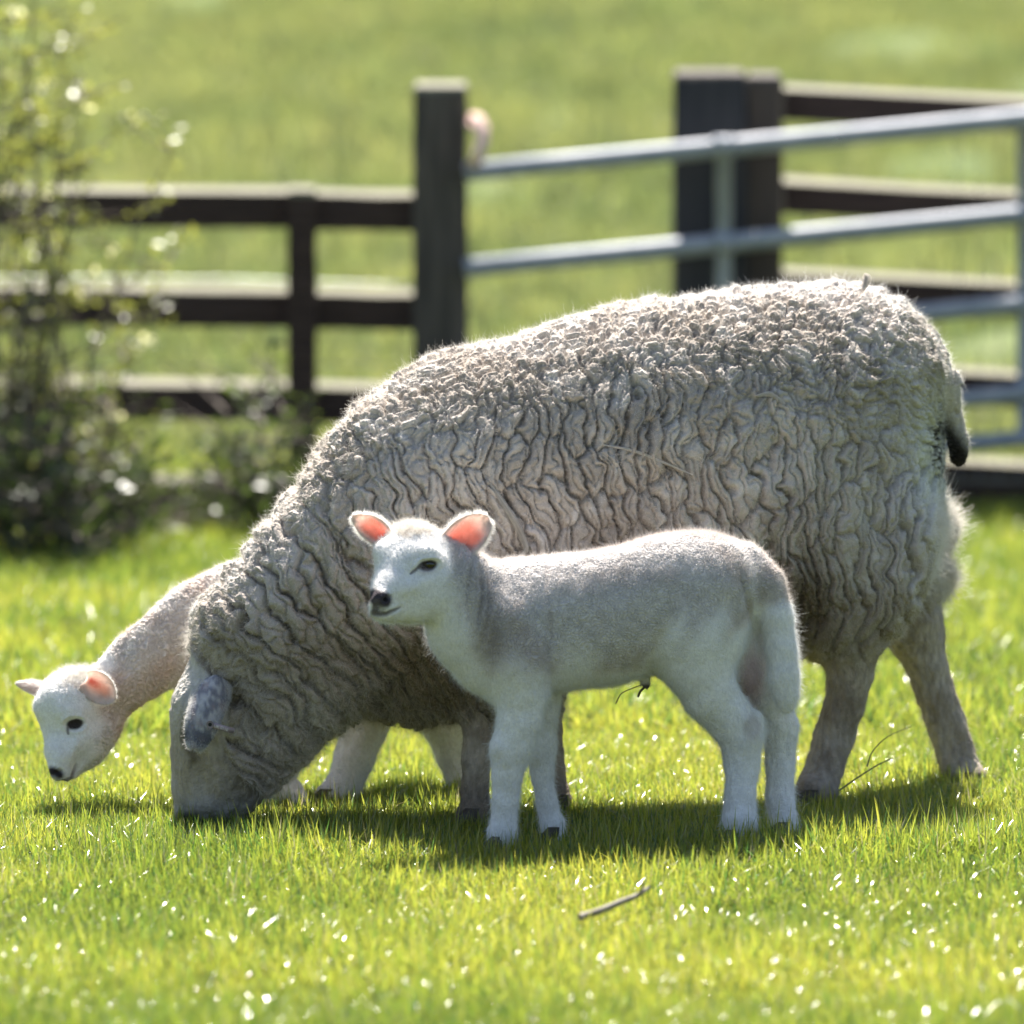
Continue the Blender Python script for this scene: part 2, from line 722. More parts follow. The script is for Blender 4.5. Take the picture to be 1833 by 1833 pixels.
def almond_eye(name, parent, c, rx, rz, ry, rot, mat=M_EYE):
    """eyeball seen through a slanted almond opening (flattened ellipsoid, iris ring painted by nothing: dark wet eye)"""
    V, Q = [], []
    nu, nv = 20, 12
    for i in range(nv + 1):
        th = math.pi * i / nv
        for j in range(nu):
            ph = 2 * math.pi * j / nu
            x = math.sin(th) * math.cos(ph)
            z = math.sin(th) * math.sin(ph)
            y = math.cos(th)
            sx = math.copysign(abs(x) ** 1.15, x)
            sz = z * (1 - .35 * x * x)
            X, Zz = sx * rx, sz * rz * (.75 if sz > 0 else 1.15) + rz * .12 - (.35 * rz * max(0, -sx) ** 2)
            V.append(c + np.array([X * math.cos(rot) - Zz * math.sin(rot), -y * ry, X * math.sin(rot) + Zz * math.cos(rot)]))
    for i in range(nv):
        for j in range(nu):
            Q.append([i * nu + j, i * nu + (j + 1) % nu, (i + 1) * nu + (j + 1) % nu, (i + 1) * nu + j])
    me = make_mesh(name, V, Q)
    return link(name, me, parent, mat)


def dist_seg(px, py, a, b):
    ax, ay = a
    dx, dy = b[0] - ax, b[1] - ay
    t = np.clip(((px - ax) * dx + (py - ay) * dy) / (dx * dx + dy * dy + 1e-9), 0, 1)
    return np.hypot(px - ax - t * dx, py - ay - t * dy)


def surf_y(F, px, py):
    """depth of the first surface hit along the view through a photo pixel, from the implicit field"""
    best = None
    for Y in np.arange(F.ax[1][0] + F.h, F.ax[1][-1] - F.h, F.h * .5):
        p = P(px, py, Y)
        i = [int(round((p[k] - F.lo[k]) / F.h)) for k in range(3)]
        if all(0 <= i[k] < F.F.shape[k] for k in range(3)) and F.F[i[0], i[1], i[2]] < 0:
            return Y
    return None


# ------------------------------------------------------------------ EWE
def build_ewe():
    F = Field((-.60, -.52, -.01), (.80, .46, .92), .0085)
    Yc = lerp_x([300, 500, 850, 1200, 1700], [-.29, -.28, -.18, -.06, .10])
    X, Z = np.meshgrid(F.ax[0], F.ax[2], indexing='ij')
    spx = [(335, 1520), (345, 1400), (385, 1290), (470, 1180), (600, 1060), (760, 950), (1000, 880), (1300, 830), (1600, 800), (1700, 800)]
    spine = [P(x, y, float(Yc(x)))[[0, 2]] for x, y in spx]
    u, nn = spine_param(spine, X, Z)
    wool = [(340, 1105), (352, 1082), (370, 1062), (388, 1043), (408, 1022), (432, 1000), (452, 962), (488, 927), (508, 902), (543, 852),
            (573, 802), (608, 757), (640, 722), (700, 682), (750, 648), (800, 633), (880, 615), (950, 594), (1040, 564), (1130, 544),
            (1250, 529), (1350, 515), (1450, 508), (1550, 513), (1610, 537), (1658, 580), (1688, 625), (1699, 665), (1690, 710), (1684, 780),
            (1683, 850), (1686, 900), (1682, 950), (1672, 1000), (1655, 1045), (1625, 1095), (1590, 1135), (1540, 1170), (1480, 1180),
            (1420, 1165), (1350, 1150), (1200, 1160), (1050, 1190), (960, 1225), (900, 1262), (830, 1276), (760, 1284), (700, 1272), (650, 1290),
            (600, 1318), (560, 1352), (520, 1392), (485, 1428), (455, 1418), (430, 1385), (405, 1335), (408, 1270), (385, 1225), (350, 1190),
            (333, 1160), (333, 1130)]
    Wb = np.interp(u, [0, .12, .25, .38, .55, .75, 1.0, 1.25, 1.5], [.06, .075, .105, .125, .155, .205, .235, .22, .20])
    Rb = np.interp(u, [0, .25, .4, .6, .9, 1.5], [.10, .11, .14, .20, .26, .26])
    F.slab(wool, Yc, Rb, Wb, k=.02)
    face = [(360, 1150), (330, 1190), (308, 1222), (299, 1250), (297, 1300), (299, 1350), (301, 1400), (303, 1450), (305, 1485), (318, 1503),
            (345, 1508), (380, 1500), (420, 1488), (455, 1462), (480, 1425), (500, 1380), (490, 1250), (430, 1180)]
    Yf = lerp_x([0, 2000], [-.30, -.30])
    py_est = 1450 - Z * 1160
    Wf = np.interp(py_est, [1150, 1250, 1330, 1400, 1450, 1510], [.065, .074, .068, .05, .037, .030])
    Rf = np.interp(py_est, [1150, 1300, 1400, 1510], [.09, .085, .07, .05])
    F.slab(face, Yf, Rf, Wf, k=.012)
    # brow, cheek bone, jaw muscle, muzzle
    F.chain([(340, 1262, 22, -.335), (335, 1300, 20, -.340)], .03)
    F.chain([(372, 1345, 34, -.318), (352, 1400, 20, -.315)], .04)
    F.chain([(430, 1370, 42, -.315), (400, 1430, 26, -.305)], .04)
    F.chain([(322, 1478, 17, -.305), (345, 1488, 17, -.305)], .02)
    F.chain([(352, 1370, 8, -.362), (350, 1420, 8, -.352)], .03, cut=True)
    F.chain([(326, 1312, 12, -.372), (336, 1345, 10, -.37)], .02, cut=True)
    F.chain([(345, 1482, 3, -.342), (385, 1468, 3, -.345)], .008, cut=True)
    F.chain([(318, 1470, 4, -.338), (326, 1462, 4, -.340)], .008, cut=True)
    # legs
    F.chain([(1510, 1060, 88, .0), (1520, 1150, 54, -.02), (1522, 1200, 43, -.02), (1512, 1260, 37, -.01), (1491, 1325, 37, 0), (1477, 1372, 35, -.01),
             (1466, 1405, 36, -.02), (1460, 1435, 38, -.03), (1456, 'g', 40, -.04)], .015)
    F.chain([(1600, 1020, 85, .19), (1632, 1120, 54, .2), (1658, 1188, 38, .2), (1674, 1244, 35, .2), (1694, 1295, 36, .2),
             (1708, 1342, 35, .2), (1720, 1378, 34, .19), (1734, 'g', 36, .18)], .02)
    F.chain([(1702, 1290, 9, .165), (1714, 1340, 9, .162), (1722, 1385, 8, .155)], .02, cut=True)
    F.chain([(870, 1150, 60, -.26), (858, 1235, 33, -.27), (857, 1300, 29, -.27), (853, 1360, 28, -.27), (851, 1430, 27, -.27), (848, 'g', 33, -.28)], .02)
    F.chain([(950, 1130, 75, -.09), (970, 1220, 36, -.08), (978, 1300, 28, -.08), (988, 1380, 24, -.09), (1000, 1440, 22, -.10), (1005, 'g', 28, -.11)], .02)
    # belly skirt, chest skirt and thigh tufts
    F.chain([(1425, 1060, 75, .02), (1440, 1120, 46, .0), (1448, 1150, 24, .0)], .03)
    F.chain([(790, 1215, 66, -.22), (745, 1235, 55, -.22)], .05)
    F.chain([(1500, 1090, 62, -.06), (1560, 1060, 70, -.04), (1590, 960, 80, -.03)], .06)
    F.chain([(1686, 925, 24, .22), (1690, 960, 22, .23), (1684, 985, 18, .23)], .008)
    F.chain([(1684, 1018, 22, .22), (1686, 1042, 20, .22), (1672, 1066, 14, .22)], .006)
    # dock of the tail
    F.chain([(1672, 668, 30, .1), (1694, 700, 22, .11), (1706, 745, 19, .12), (1716, 785, 19, .12), (1716, 820, 19, .12)], .015)
    V, Q = F.mesh()

    root = empty('ewe', P(900, 1450, -.1) * np.array([1, 1, 0]))
    tag(root, 'large woolly ewe grazing with her nose in the grass, tag in her hanging ear', 'sheep')

    cache = {}

    def masks(co):
        px, py = px_of(co)
        uu, off = spine_param(spine, co[:, 0], co[:, 2])
        yc = Yc(px)
        # leg & face masks (no fleece)
        edge = np.interp(py, [1090, 1160, 1190, 1215, 1250, 1300, 1340, 1390, 1430, 1480], [320, 332, 352, 383, 408, 412, 405, 432, 480, 520])
        face = sstep(4, -6, px - edge) * sstep(1130, 1160, py)
        face = np.maximum(face, sstep(1425, 1445, py) * (px < 560))
        leg_h = sstep(1140, 1215, py + 16 * np.sin(px * .13) + 30 * (fbm(co * 60, 2) - .5)) * (px > 1400)
        leg_far = sstep(1085, 1115, py) * (px > 1585) * (co[:, 1] > .12)
        leg_f = sstep(1272, 1300, py + 9 * np.sin(px * .17)) * (px > 790) * (px < 1100)
        leg = np.clip(leg_h + leg_far + leg_f, 0, 1)
        tail = (px > 1686) * (py > 690) * (py < 870) * (co[:, 1] > .03) * 1.0
        return px, py, uu, off, yc, face, leg, tail

    def disp(co, nr):
        px, py, uu, off, yc, face, leg, tail = masks(co)
        cache['m'] = (px, py, uu, off, yc, face, leg, tail)
        ang = np.arctan2(co[:, 1] - yc, off)
        rad = np.interp(uu, [0, .4, .8, 1.5], [.10, .15, .25, .25])
        v = np.where(ang < 0, -ang, ang) * rad + (ang > 0) * 5.0
        # distance from the back along the flank, warped
        w1 = fbm(co * 9, 2) - .5
        w2 = fbm(co * 9 + 31, 2) - .5
        w3 = fbm(co * 34 + 5, 2) - .5
        U = uu + .060 * w1 + .030 * w3 + .005 * (fbm(co * 95 + 40, 1) - .5)
        Vv = v + .07 * w2 + .04 * (fbm(co * 34 + 77, 2) - .5)
        top = sstep(.40, .12, py * 0 + v / rad / math.pi)          # near the spine
        neck = sstep(.66, .46, uu)
        rump = sstep(1.02, 1.2, uu)
        # neck: long deep folds
        f1, c1, r1, o1 = vor2(U / .040, Vv / .21, 3, True)
        f1b, c1b, r1b = vor2(U / .020 + 9, Vv / .05, 8)
        dn = -.034 * np.exp(-c1 / .13) * (.15 + .85 * sstep(.15, .6, o1)) - .009 * np.exp(-c1b / .13) + .006
        # ribs: vertical splits
        f2, c2, r2, o2 = vor2(U / .026, Vv / .092, 13, True)
        f2b, c2b, r2b, o2b = vor2(U / .0120 + 5, Vv / .031 + 3, 18, True)
        dr = -.034 * np.exp(-c2 / .080) * (.42 + .58 * sstep(.15, .6, o2)) * (.55 + .9 * fbm(co * 11 + 60, 2)) - .0085 * np.exp(-c2b / .15) * (.3 + .7 * sstep(.2, .6, o2b)) + .0055 + .006 * (r2 - .5) + .002 * (r2b - .5)
        # back and rump: small round locks
        f3, c3, r3 = vor2(U / .022, Vv / .030, 23)
        f3b, c3b, r3b = vor2(U / .0115, Vv / .0145, 28)
        dt = .014 * (1 - np.exp(-c3 / .15)) + .0085 * (1 - np.exp(-c3b / .18)) - .0195 + .004 * (r3 - .5) + .003 * (r3b - .5)
        cache['cell'] = r1 * neck * .5 + r2 * (1 - neck) * .5 + r2b * .5
        smallw = np.clip(np.maximum(top, rump * sstep(.52, .28, v / rad / math.pi)), 0, 1)
        d = dr * (1 - neck) + dn * neck
        d = d * (1 - smallw * (1 - .55 * neck)) + dt * smallw * (1 - .55 * neck)
        # lower belly/leg wool: ropey clumps
        low = sstep(1040, 1130, py) * (px > 1380)
        f4, c4, r4 = vor2(co[:, 0] / .026 + w1 * 3, co[:, 2] / .05 + w2 * 3, 33)
        d = d * (1 - low) + low * (.018 * (1 - np.exp(-c4 / .18)) - .016)
        d += (.010 + .016 * neck) * (fbm(co * 14 + 3, 2) - .5) + .0050 * (fbm(co * 80, 2) - .5) + .0022 * (fbm(co * 230, 2) - .5)
        bare = np.clip(face + leg, 0, 1)
        d = d * (1 - bare) * (1 - .8 * tail)
        d += bare * (.004 * (fbm(co * 45, 2) - .5) + .0060 * (fbm(co * np.array([140, 140, 50]), 2) - .5))
        # fleece stands proud of the face and legs
        d += -.006 * np.clip(face, 0, 1)
        cache['crev'] = d
        return co + nr * d[:, None]

    def colour(co, nr):
        px, py, uu, off, yc, face, leg, tail = cache['m']
        n1 = fbm(co * 7 + 3, 3)
        n2 = fbm(co * 30 + 8, 3)
        c = mixc((.53, .47, .42), (.40, .345, .295), sstep(.35, .7, n1))
        c = mixc(c, (.62, .57, .52), sstep(.5, .75, n2) * .6)
        c = c * (.86 + .28 * cache['cell'])[:, None]
        # dust and lanolin stains low on the flank and chest
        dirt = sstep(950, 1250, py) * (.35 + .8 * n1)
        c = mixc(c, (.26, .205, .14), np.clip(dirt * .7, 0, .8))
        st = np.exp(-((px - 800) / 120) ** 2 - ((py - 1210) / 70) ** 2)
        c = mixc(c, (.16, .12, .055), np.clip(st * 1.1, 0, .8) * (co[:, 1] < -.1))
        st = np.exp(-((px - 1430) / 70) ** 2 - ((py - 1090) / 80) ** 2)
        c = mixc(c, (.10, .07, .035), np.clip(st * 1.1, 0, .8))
        # cleaner pale wool round the tail
        pl = np.exp(-((px - 1670) / 38) ** 2 - ((py - 830) / 110) ** 2)
        c = mixc(c, (.66, .65, .56), np.clip(pl, 0, .8))
        sp = np.exp(-((px - 1684) / 16) ** 2 - ((py - 800) / 55) ** 2) * sstep(.42, .6, fbm(co * 170, 2))
        c = mixc(c, (.03, .025, .02), np.clip(sp * 1.8, 0, .95))
        # legs
        lc = mixc((.47, .40, .33), (.35, .285, .225), sstep(.3, .75, fbm(co * 26 + 9, 3)))
        lc = mixc(lc, (.12, .09, .065), sstep(1370, 1440, py) * .6)
        lc = lc * (.62 + .76 * fbm(co * np.array([190, 190, 60]), 3))[:, None]
        c = mixc(c, lc, leg)
        # face
        fc = mixc((.50, .45, .39), (.40, .34, .27), sstep(.3, .7, fbm(co * 18 + 2, 3)))
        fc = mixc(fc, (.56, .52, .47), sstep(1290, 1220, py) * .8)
        fc = mixc(fc, (.15, .11, .07), sstep(60, 150, px - 300) * sstep(1290, 1360, py) * .65)  # bone shading painted into the colour, browner towards the jaw
        mz = sstep(1415, 1450, py)
        fc = mixc(fc, (.33, .31, .30), mz * .7)
        fc = fc * (.74 + .52 * fbm(co * np.array([170, 170, 60]) + 4, 3))[:, None]
        nose = sstep(1448, 1466, py) * sstep(368, 345, px) * (1 - .8 * sstep(318, 308, px))
        fc = mixc(fc, (.035, .028, .03), nose * .92)
        ed = dist_seg(px, py, (328, 1312), (346, 1362)) + 0.15 * np.abs(py - 1335)
        fc = mixc(fc, (.07, .055, .04), sstep(20, 3, ed) * .7)  # shade of the hollow below the ear, painted as a dark crease
        fc = mixc(fc, (.08, .06, .05), sstep(7, 2, dist_seg(px, py, (345, 1482), (388, 1467))) * .7)
        c = mixc(c, fc, face)
        # tail: pale upper side, caked dark tip and underside
        tl = dist_seg(px, py, (1690, 690), (1735, 790))
        tdark = np.clip(sstep(745, 800, py + (1712 - px) * 1.3) , 0, 1)
        tc_ = mixc((.5, .45, .38), (.02, .016, .013), tdark)
        c = mixc(c, tc_, tail)
        return np.clip(c, .01, .9)

    # hanging near ear
    eb, et = P(389, 1210, -.372), P(346, 1341, -.408)
    ear = build_ear(eb, et, .047, (.25, 1, .1), (.45, .3, .28), (.50, .48, .50), cup=.42, thick=.006, shape=1.1, blunt=.38, bw=.75)
    v, q, c, i, t = ear
    mott = fbm(v * 160, 2)
    c = mixc(c, (.13, .13, .18), sstep(.42, .60, mott) * .75)
    c = mixc(c, (.33, .25, .25), sstep(.55, .7, fbm(v * 90 + 4, 2)) * .6)
    c = mixc(c, (.07, .07, .10), sstep(.72, .82, t) * sstep(.98, .9, t) * .7)
    ear = (v, q, c, i, t)
    # far ear, mostly hidden
    ear2 = build_ear(P(360, 1215, -.22), P(330, 1290, -.16), .05, (-.3, -.6, .1), (.45, .3, .28), (.3, .28, .3), cup=.2, thick=.006)
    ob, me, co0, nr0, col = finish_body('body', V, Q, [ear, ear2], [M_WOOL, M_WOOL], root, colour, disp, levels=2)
    px, py, uu, off, yc, face, leg, tail = cache['m']
    bare = np.clip(face + leg, 0, 1)
    # ---- fleece fibres
    co, nr = get_vn(me)
    down = np.array([0, 0, -1.0])
    L = .0058 * (1 - bare) + .0080 * leg + .0045 * face
    L = L * (1 + 1.3 * sstep(1080, 1200, py) * (1 - bare))
    tuft = ((px > 1655) & (py > 880) & (py < 1090)) * 1.0
    L = L * (1 + .8 * tuft)
    dirn = nr * (.9 - .5 * bare)[:, None] + down * (.22 + .7 * bare)[:, None]
    nz = np.stack([fbm(co * 60 + k * 13, 2) - .5 for k in range(3)], 1)
    dirn = dirn + nz * (1.6 * (1 - bare))[:, None]
    vis = np.where(nr0[:, 1] > .5, .35, 1.0)
    crev = sstep(-.016, -.004, cache['crev'])
    hcol = 1 - (1 - col) ** (3.1 - 1.85 * bare)[:, None]
    wl = vis * (.06 + .94 * crev) * (1 - .2 * bare)
    strands('fleece', root, me, 300000, L, dirn, .00017, M_HAIR, np.clip(hcol, 0, .94), K=4, curl=.42, weight=wl)
    # stray longer locks along the outline
    rim = sstep(.45, .1, np.abs(nr0[:, 1])) * (1 - bare)
    strands('stray_wool', root, me, 22000, L * 1.7, dirn + nr * .3, .00013, M_HAIR, np.clip(hcol * 1.1, 0, .92), K=6, curl=.6, weight=rim * (nr0[:, 2] > -.3) + .02)
    # curly fringe of longer wool behind the thigh
    tw = np.exp(-((px - 1692) / 16) ** 2) * (np.exp(-((py - 940) / 32) ** 2) + np.exp(-((py - 1035) / 30) ** 2)) * (nr0[:, 0] > .1)
    strands('fringe_wool', root, me, 9000, np.full(len(co), .021), nr * .6 + nz * 2.2 + np.array([.25, 0, .1]), .00026, M_HAIR, np.tile([[.90, .84, .76]], (len(co), 1)), K=7, curl=.45, weight=tw + 1e-6)
    # ear fuzz
    em = make_mesh('ear_tmp', ear[0], ear[1])
    e_n = get_vn(em)[1]
    axd = (et - eb) / np.linalg.norm(et - eb)
    strands('ear_hair', root, em, 5000, np.full(len(v), .0035), e_n * .5 + axd[None] * .8, .00012, M_HAIR, np.clip(ear[2] * 1.3 + .02, 0, .8), K=3, curl=.3)
    rc = (eb + et) / 2
    rd = v - (eb + np.outer((v - eb) @ axd, axd))
    rn_ = np.linalg.norm(rd, axis=1)
    rimw = sstep(.55, .95, rn_ / rn_.max()) + sstep(.86, .97, t)
    strands('ear_rim_hair', root, em, 3500, np.full(len(v), .005), rd / (rn_[:, None] + 1e-6) * .8 + axd[None] * (.2 + t[:, None]), .00016, M_FUZZ, np.tile([[.86, .84, .82]], (len(v), 1)), K=3, curl=.25, weight=rimw + 1e-6)
    # eye, half hidden by the ear
    almond_eye('eye', root, P(339, 1334, -.351), .009, .005, .006, -.9)
    # loose pulled locks of wool lying on the fleece
    for pts, r in (([(878, 866), (893, 890), (915, 925), (934, 960), (942, 985), (925, 1000)], .0035), ([(1072, 795), (1130, 806), (1180, 825), (1240, 850)], .0016),
                   ([(1355, 708), (1380, 706), (1405, 722)], .003), ([(1545, 520), (1552, 500), (1549, 492)], .005)):
        pos = []
        for x, y in pts:
            Y = surf_y(F, x, y)
            if Y is None: Y = float(Yc(x)) - .02
            p = P(x, y, Y - .008)
            pos.append(p)
        pos = catmull_open(np.array(pos), 6)
        strand_bundle('loose_lock', root, pos, r, 160 if r > .002 else 60, M_HAIR, (.72, .67, .60))
    # hooves
    for hx, hY, r in ((1454, -.05, 40), (1740, .175, 34), (846, -.285, 32), (1007, -.115, 28)):
        hoof(root, hx, hY, r * S(hY))
    # ear tag: stud through the ear, printed strip sticking out behind it
    tagm = mat_plain('tag plastic', (.42, .32, .34), .5, col2=(.32, .26, .3), scale=90)
    t0, t1 = P(374, 1296, -.424), P(419, 1309, -.412)
    strip = bar(t0, t1, .0085, .0016, (0, -1, 0))
    to = link('ear_tag', make_mesh('ear_tag', *strip, smooth=False), root, tagm)
    sv, sq = disc(P(376, 1297, -.4265), .0058, .002, 16)
    link('stud', make_mesh('stud', sv, sq), to, mat_plain('tag stud', (.30, .24, .26), .5)).location = (0, 0, 0)
    sv, sq = disc(P(376, 1297, -.4285), .0030, .001, 12)
    link('stud_hole', make_mesh('stud_hole', sv, sq), to, mat_plain('stud hole', (.01, .01, .012), .5)).location = (0, 0, 0)
    cu = bpy.data.curves.new('tag_number', 'FONT')
    cu.body = 'UK 0110'
    cu.size = .0062
    cu.extrude = .0001
    cu.align_y = 'CENTER'
    tf = bpy.data.objects.new('tag_font', cu)
    COL.objects.link(tf)
    tme = bpy.data.meshes.new_from_object(tf.evaluated_get(bpy.context.evaluated_depsgraph_get()))
    bpy.data.objects.remove(tf)
    tx = bpy.data.objects.new('tag_number', tme)
    COL.objects.link(tx)
    tme.materials.clear()
    tme.materials.append(mat_plain('tag print', (.75, .7, .72), .6))
    tx.parent = to
    p = P(383, 1299, -.4262)
    tx.location = tuple(p)
    dz = t1 - t0
    tx.rotation_euler = (math.pi / 2, -math.atan2(-dz[2], dz[0]) * -1, 0)
    return root


def catmull_open(p, n=6):
    out = []
    pp = [2 * p[0] - p[1]] + list(p) + [2 * p[-1] - p[-2]]
    for i in range(1, len(pp) - 2):
        a, b, c, d = pp[i - 1], pp[i], pp[i + 1], pp[i + 2]
        for k in range(n):
            t = k / n
            out.append(.5 * (2 * b + (c - a) * t + (2 * a - 5 * b + 4 * c - d) * t * t + (3 * b - a - 3 * c + d) * t ** 3))
    out.append(pp[-2])
    return np.array(out)


def strand_bundle(name, parent, path, r, n, mat, col):
    K = len(path)
    tt = np.linspace(0, 1, K)
    prof = np.sin(math.pi * (tt * .85 + .1))
    off = RNG.normal(0, 1, (n, 1, 3)) * (r * .5) * prof[None, :, None]
    off = off + np.cumsum(RNG.normal(0, r * .04, (n, K, 3)), axis=1)
    pos = path[None] + off
    hc = bpy.data.hair_curves.new(name)
    hc.add_curves([K] * n)
    hc.attributes['position'].data.foreach_set('vector', pos.astype(np.float32).ravel())
    ra = hc.attributes.get('radius') or hc.attributes.new('radius', 'FLOAT', 'POINT')
    ra.data.foreach_set('value', np.full(n * K, .00022, np.float32))
    ca = hc.attributes.new('col', 'FLOAT_COLOR', 'CURVE')
    c4 = np.ones((n, 4), np.float32)
    c4[:, :3] = np.array(col)[None] * RNG.uniform(.8, 1.15, (n, 1))
    ca.data.foreach_set('color', c4.ravel())
    return link(name, hc, parent, mat)


def bar(a, b, w, th, nrm):
    a, b, nrm = np.array(a, float), np.array(b, float), np.array(nrm, float)
    d = b - a
    d /= np.linalg.norm(d)
    nrm = nrm - d * nrm.dot(d)
    nrm /= np.linalg.norm(nrm)
    s = np.cross(d, nrm)
    V = []
    for p in (a, b):
        for x, y in ((-1, -1), (1, -1), (1, 1), (-1, 1)):
            V.append(p + s * x * w / 2 + nrm * y * th / 2)
    Q = [[0, 3, 2, 1], [4, 5, 6, 7], [0, 1, 5, 4], [1, 2, 6, 5], [2, 3, 7, 6], [3, 0, 4, 7]]
    return np.array(V), np.array(Q)


def disc(c, r, th, n):
    V, Q = [], []
    for k, y in enumerate((-th / 2, th / 2)):
        for ring in (r, r * .55, r * .02):
            for j in range(n):
                a = 2 * math.pi * j / n
                V.append(c + np.array([ring * math.cos(a), y + (th * .2 if ring < r * .5 else 0) * (1 if k else -1), ring * math.sin(a)]))
    for k in range(2):
        for rr in range(2):
            for j in range(n):
                o = k * 3 * n + rr * n
                Q.append([o + j, o + (j + 1) % n, o + n + (j + 1) % n, o + n + j])
    for j in range(n):
        Q.append([j, (j + 1) % n, 3 * n + (j + 1) % n, 3 * n + j])
    return np.array(V), np.array(Q)


def hoof(parent, px, Y, r):
    """cloven hoof: two toes side by side"""
    c = P(px, 1450, Y)
    c[2] = 0
    for s in (-1, 1):
        V, Q = [], []
        n = 12
        for i, (h, k, f) in enumerate(((0.0, 1.0, -.012), (.006, .99, -.010), (.022, .82, -.003), (.032, .55, .002))):
            for j in range(n):
                a = 2 * math.pi * j / n
                V.append([c[0] + f + math.cos(a) * r * .78 * k * (1.15 if math.cos(a) < 0 else .9), c[1] + s * r * .42 + math.sin(a) * r * .38 * k, h + .001])
        for i in range(3):
            for j in range(n):
                Q.append([i * n + j, i * n + (j + 1) % n, (i + 1) * n + (j + 1) % n, (i + 1) * n + j])
        for j in range(1, n // 2):
            Q.append([3 * n + j - 1, 3 * n + j, 3 * n + n - j - 1, 3 * n + n - j])
        link('hoof', make_mesh('hoof', V, Q), parent, M_HOOF)


# ------------------------------------------------------------------ LAMBS
def lamb_common(root, F, V, Q, spine_px, Yc, ears, nose_fn, faceleg, base_cols, folds, relief, CS=.0050, CA=.0026):
    spine = [P(x, y, float(Yc(x)))[[0, 2]] for x, y in spine_px]
    cache = {}

    def disp(co, nr):
        px, py = px_of(co)
        fl = faceleg(px, py, co)
        cache['m'] = (px, py, fl)
        uu, off = spine_param(spine, co[:, 0], co[:, 2], .03)
        f, c, r = vor2(co[:, 0] / CS + 5 * fbm(co * 60, 2), co[:, 2] / CS + 5 * fbm(co * 60 + 9, 2), 5)
        d = (CA * (1 - np.exp(-c / .28)) - CA * .7) * (1 - fl)
        cache['curl'] = 1 - np.exp(-c / .28)
        d += folds(px, py, uu, co) * (1 - fl) + relief(px, py, co)
        d += .0034 * (fbm(co * 35, 2) - .5) + .0036 * (1 - fl) * (fbm(co * np.array([75, 75, 15]) + 6, 2) - .5)
        d += .0022 * (fbm(co * np.array([110, 110, 40]) + 3, 2) - .5) * fl
        return co + nr * d[:, None]

    def colour(co, nr):
        px, py, fl = cache['m']
        n1, n2 = fbm(co * 14, 3), fbm(co * 60 + 7, 2)
        body, brown, white = base_cols
        c = mixc(body, brown, np.clip(sstep(.42, .68, n1) * .8, 0, 1))
        c = mixc(c, np.array(body) * .78, sstep(.5, .7, n2) * .5)
        c = c * (.86 + .20 * cache['curl'])[:, None]
        c = mixc(c, white, np.clip(fl * 1.1 - .45 * (n1 - .4), 0, 1))
        c = c * (1 + .16 * fl * (fbm(co * np.array([420, 420, 260]), 2) - .5) * 2)[:, None]
        return np.clip(nose_fn(px, py, co, c), .008, .9)
    ob, me, co0, nr0, col = finish_body('body', V, Q, ears, [M_LAMB, M_EAR], root, colour, disp, levels=2)
    px, py, fl = cache['m']
    co, nr = get_vn(me)
    return me, co, nr, nr0, col, px, py, fl


def lamb_hair(root, me, co, nr, nr0, col, fl, px, py, head_c, n, long_legs, body_col=None):
    hx, hy, hr = head_c
    head = sstep(1.15, .9, np.hypot(px - hx, py - hy) / hr)
    away = np.stack([(px - (hx - hr * .5)), np.zeros_like(px), -(py - (hy + hr * .9))], 1)
    away /= np.linalg.norm(away, axis=1)[:, None] + 1e-6
    down = np.array([.1, 0, -1.0])[None]
    dark = sstep(.20, .10, col.mean(1))
    L = .0050 * (1 - fl) + .0062 * fl * (1 - head) + .0042 * head * fl
    L = L * (1 + long_legs(px, py)) * (1 - .75 * dark)
    flow = away * head[:, None] + down * (1 - head)[:, None]
    nzv = np.stack([fbm(co * 55 + k * 13, 2) - .5 for k in range(3)], 1)
    dirn = nr * (.9 - .45 * fl)[:, None] + flow * (.15 + .75 * fl)[:, None] + nzv * 1.1
    vis = np.where(nr0[:, 1] > .5, .3, 1.0)
    strands('hair', root, me, n, L, dirn, .00013, M_HAIR2, np.clip(col * 1.35, 0, .92), K=4, curl=.24, weight=vis)
    rim = sstep(.5, .1, np.abs(nr0[:, 1])) * (1 - dark)
    strands('stray_hair', root, me, n // 9, L * 1.7, dirn + nr * .25, .0001, M_HAIR2, np.clip(col * 1.4, 0, .92), K=4, curl=.35, weight=rim + .02)


def poll_wool(root, me, co, nr, px, py, c, sx, sy, n, L, up):
    w = np.exp(-((px - c[0]) / sx) ** 2 - ((py - c[1]) / sy) ** 2) * (nr[:, 2] > -.2)
    nz = np.stack([fbm(co * 120 + k * 13, 2) - .5 for k in range(3)], 1)
    cl = np.tile(np.array([[.86, .82, .76]]), (len(co), 1)) * (.55 + .75 * fbm(co * 150, 2))[:, None]
    strands('poll_wool', root, me, n, np.full(len(co), L), nr * .7 + nz * 2.4 + np.array(up), .00017, M_HAIR2, np.clip(cl, 0, .92), K=6, curl=.4, weight=w + 1e-7)


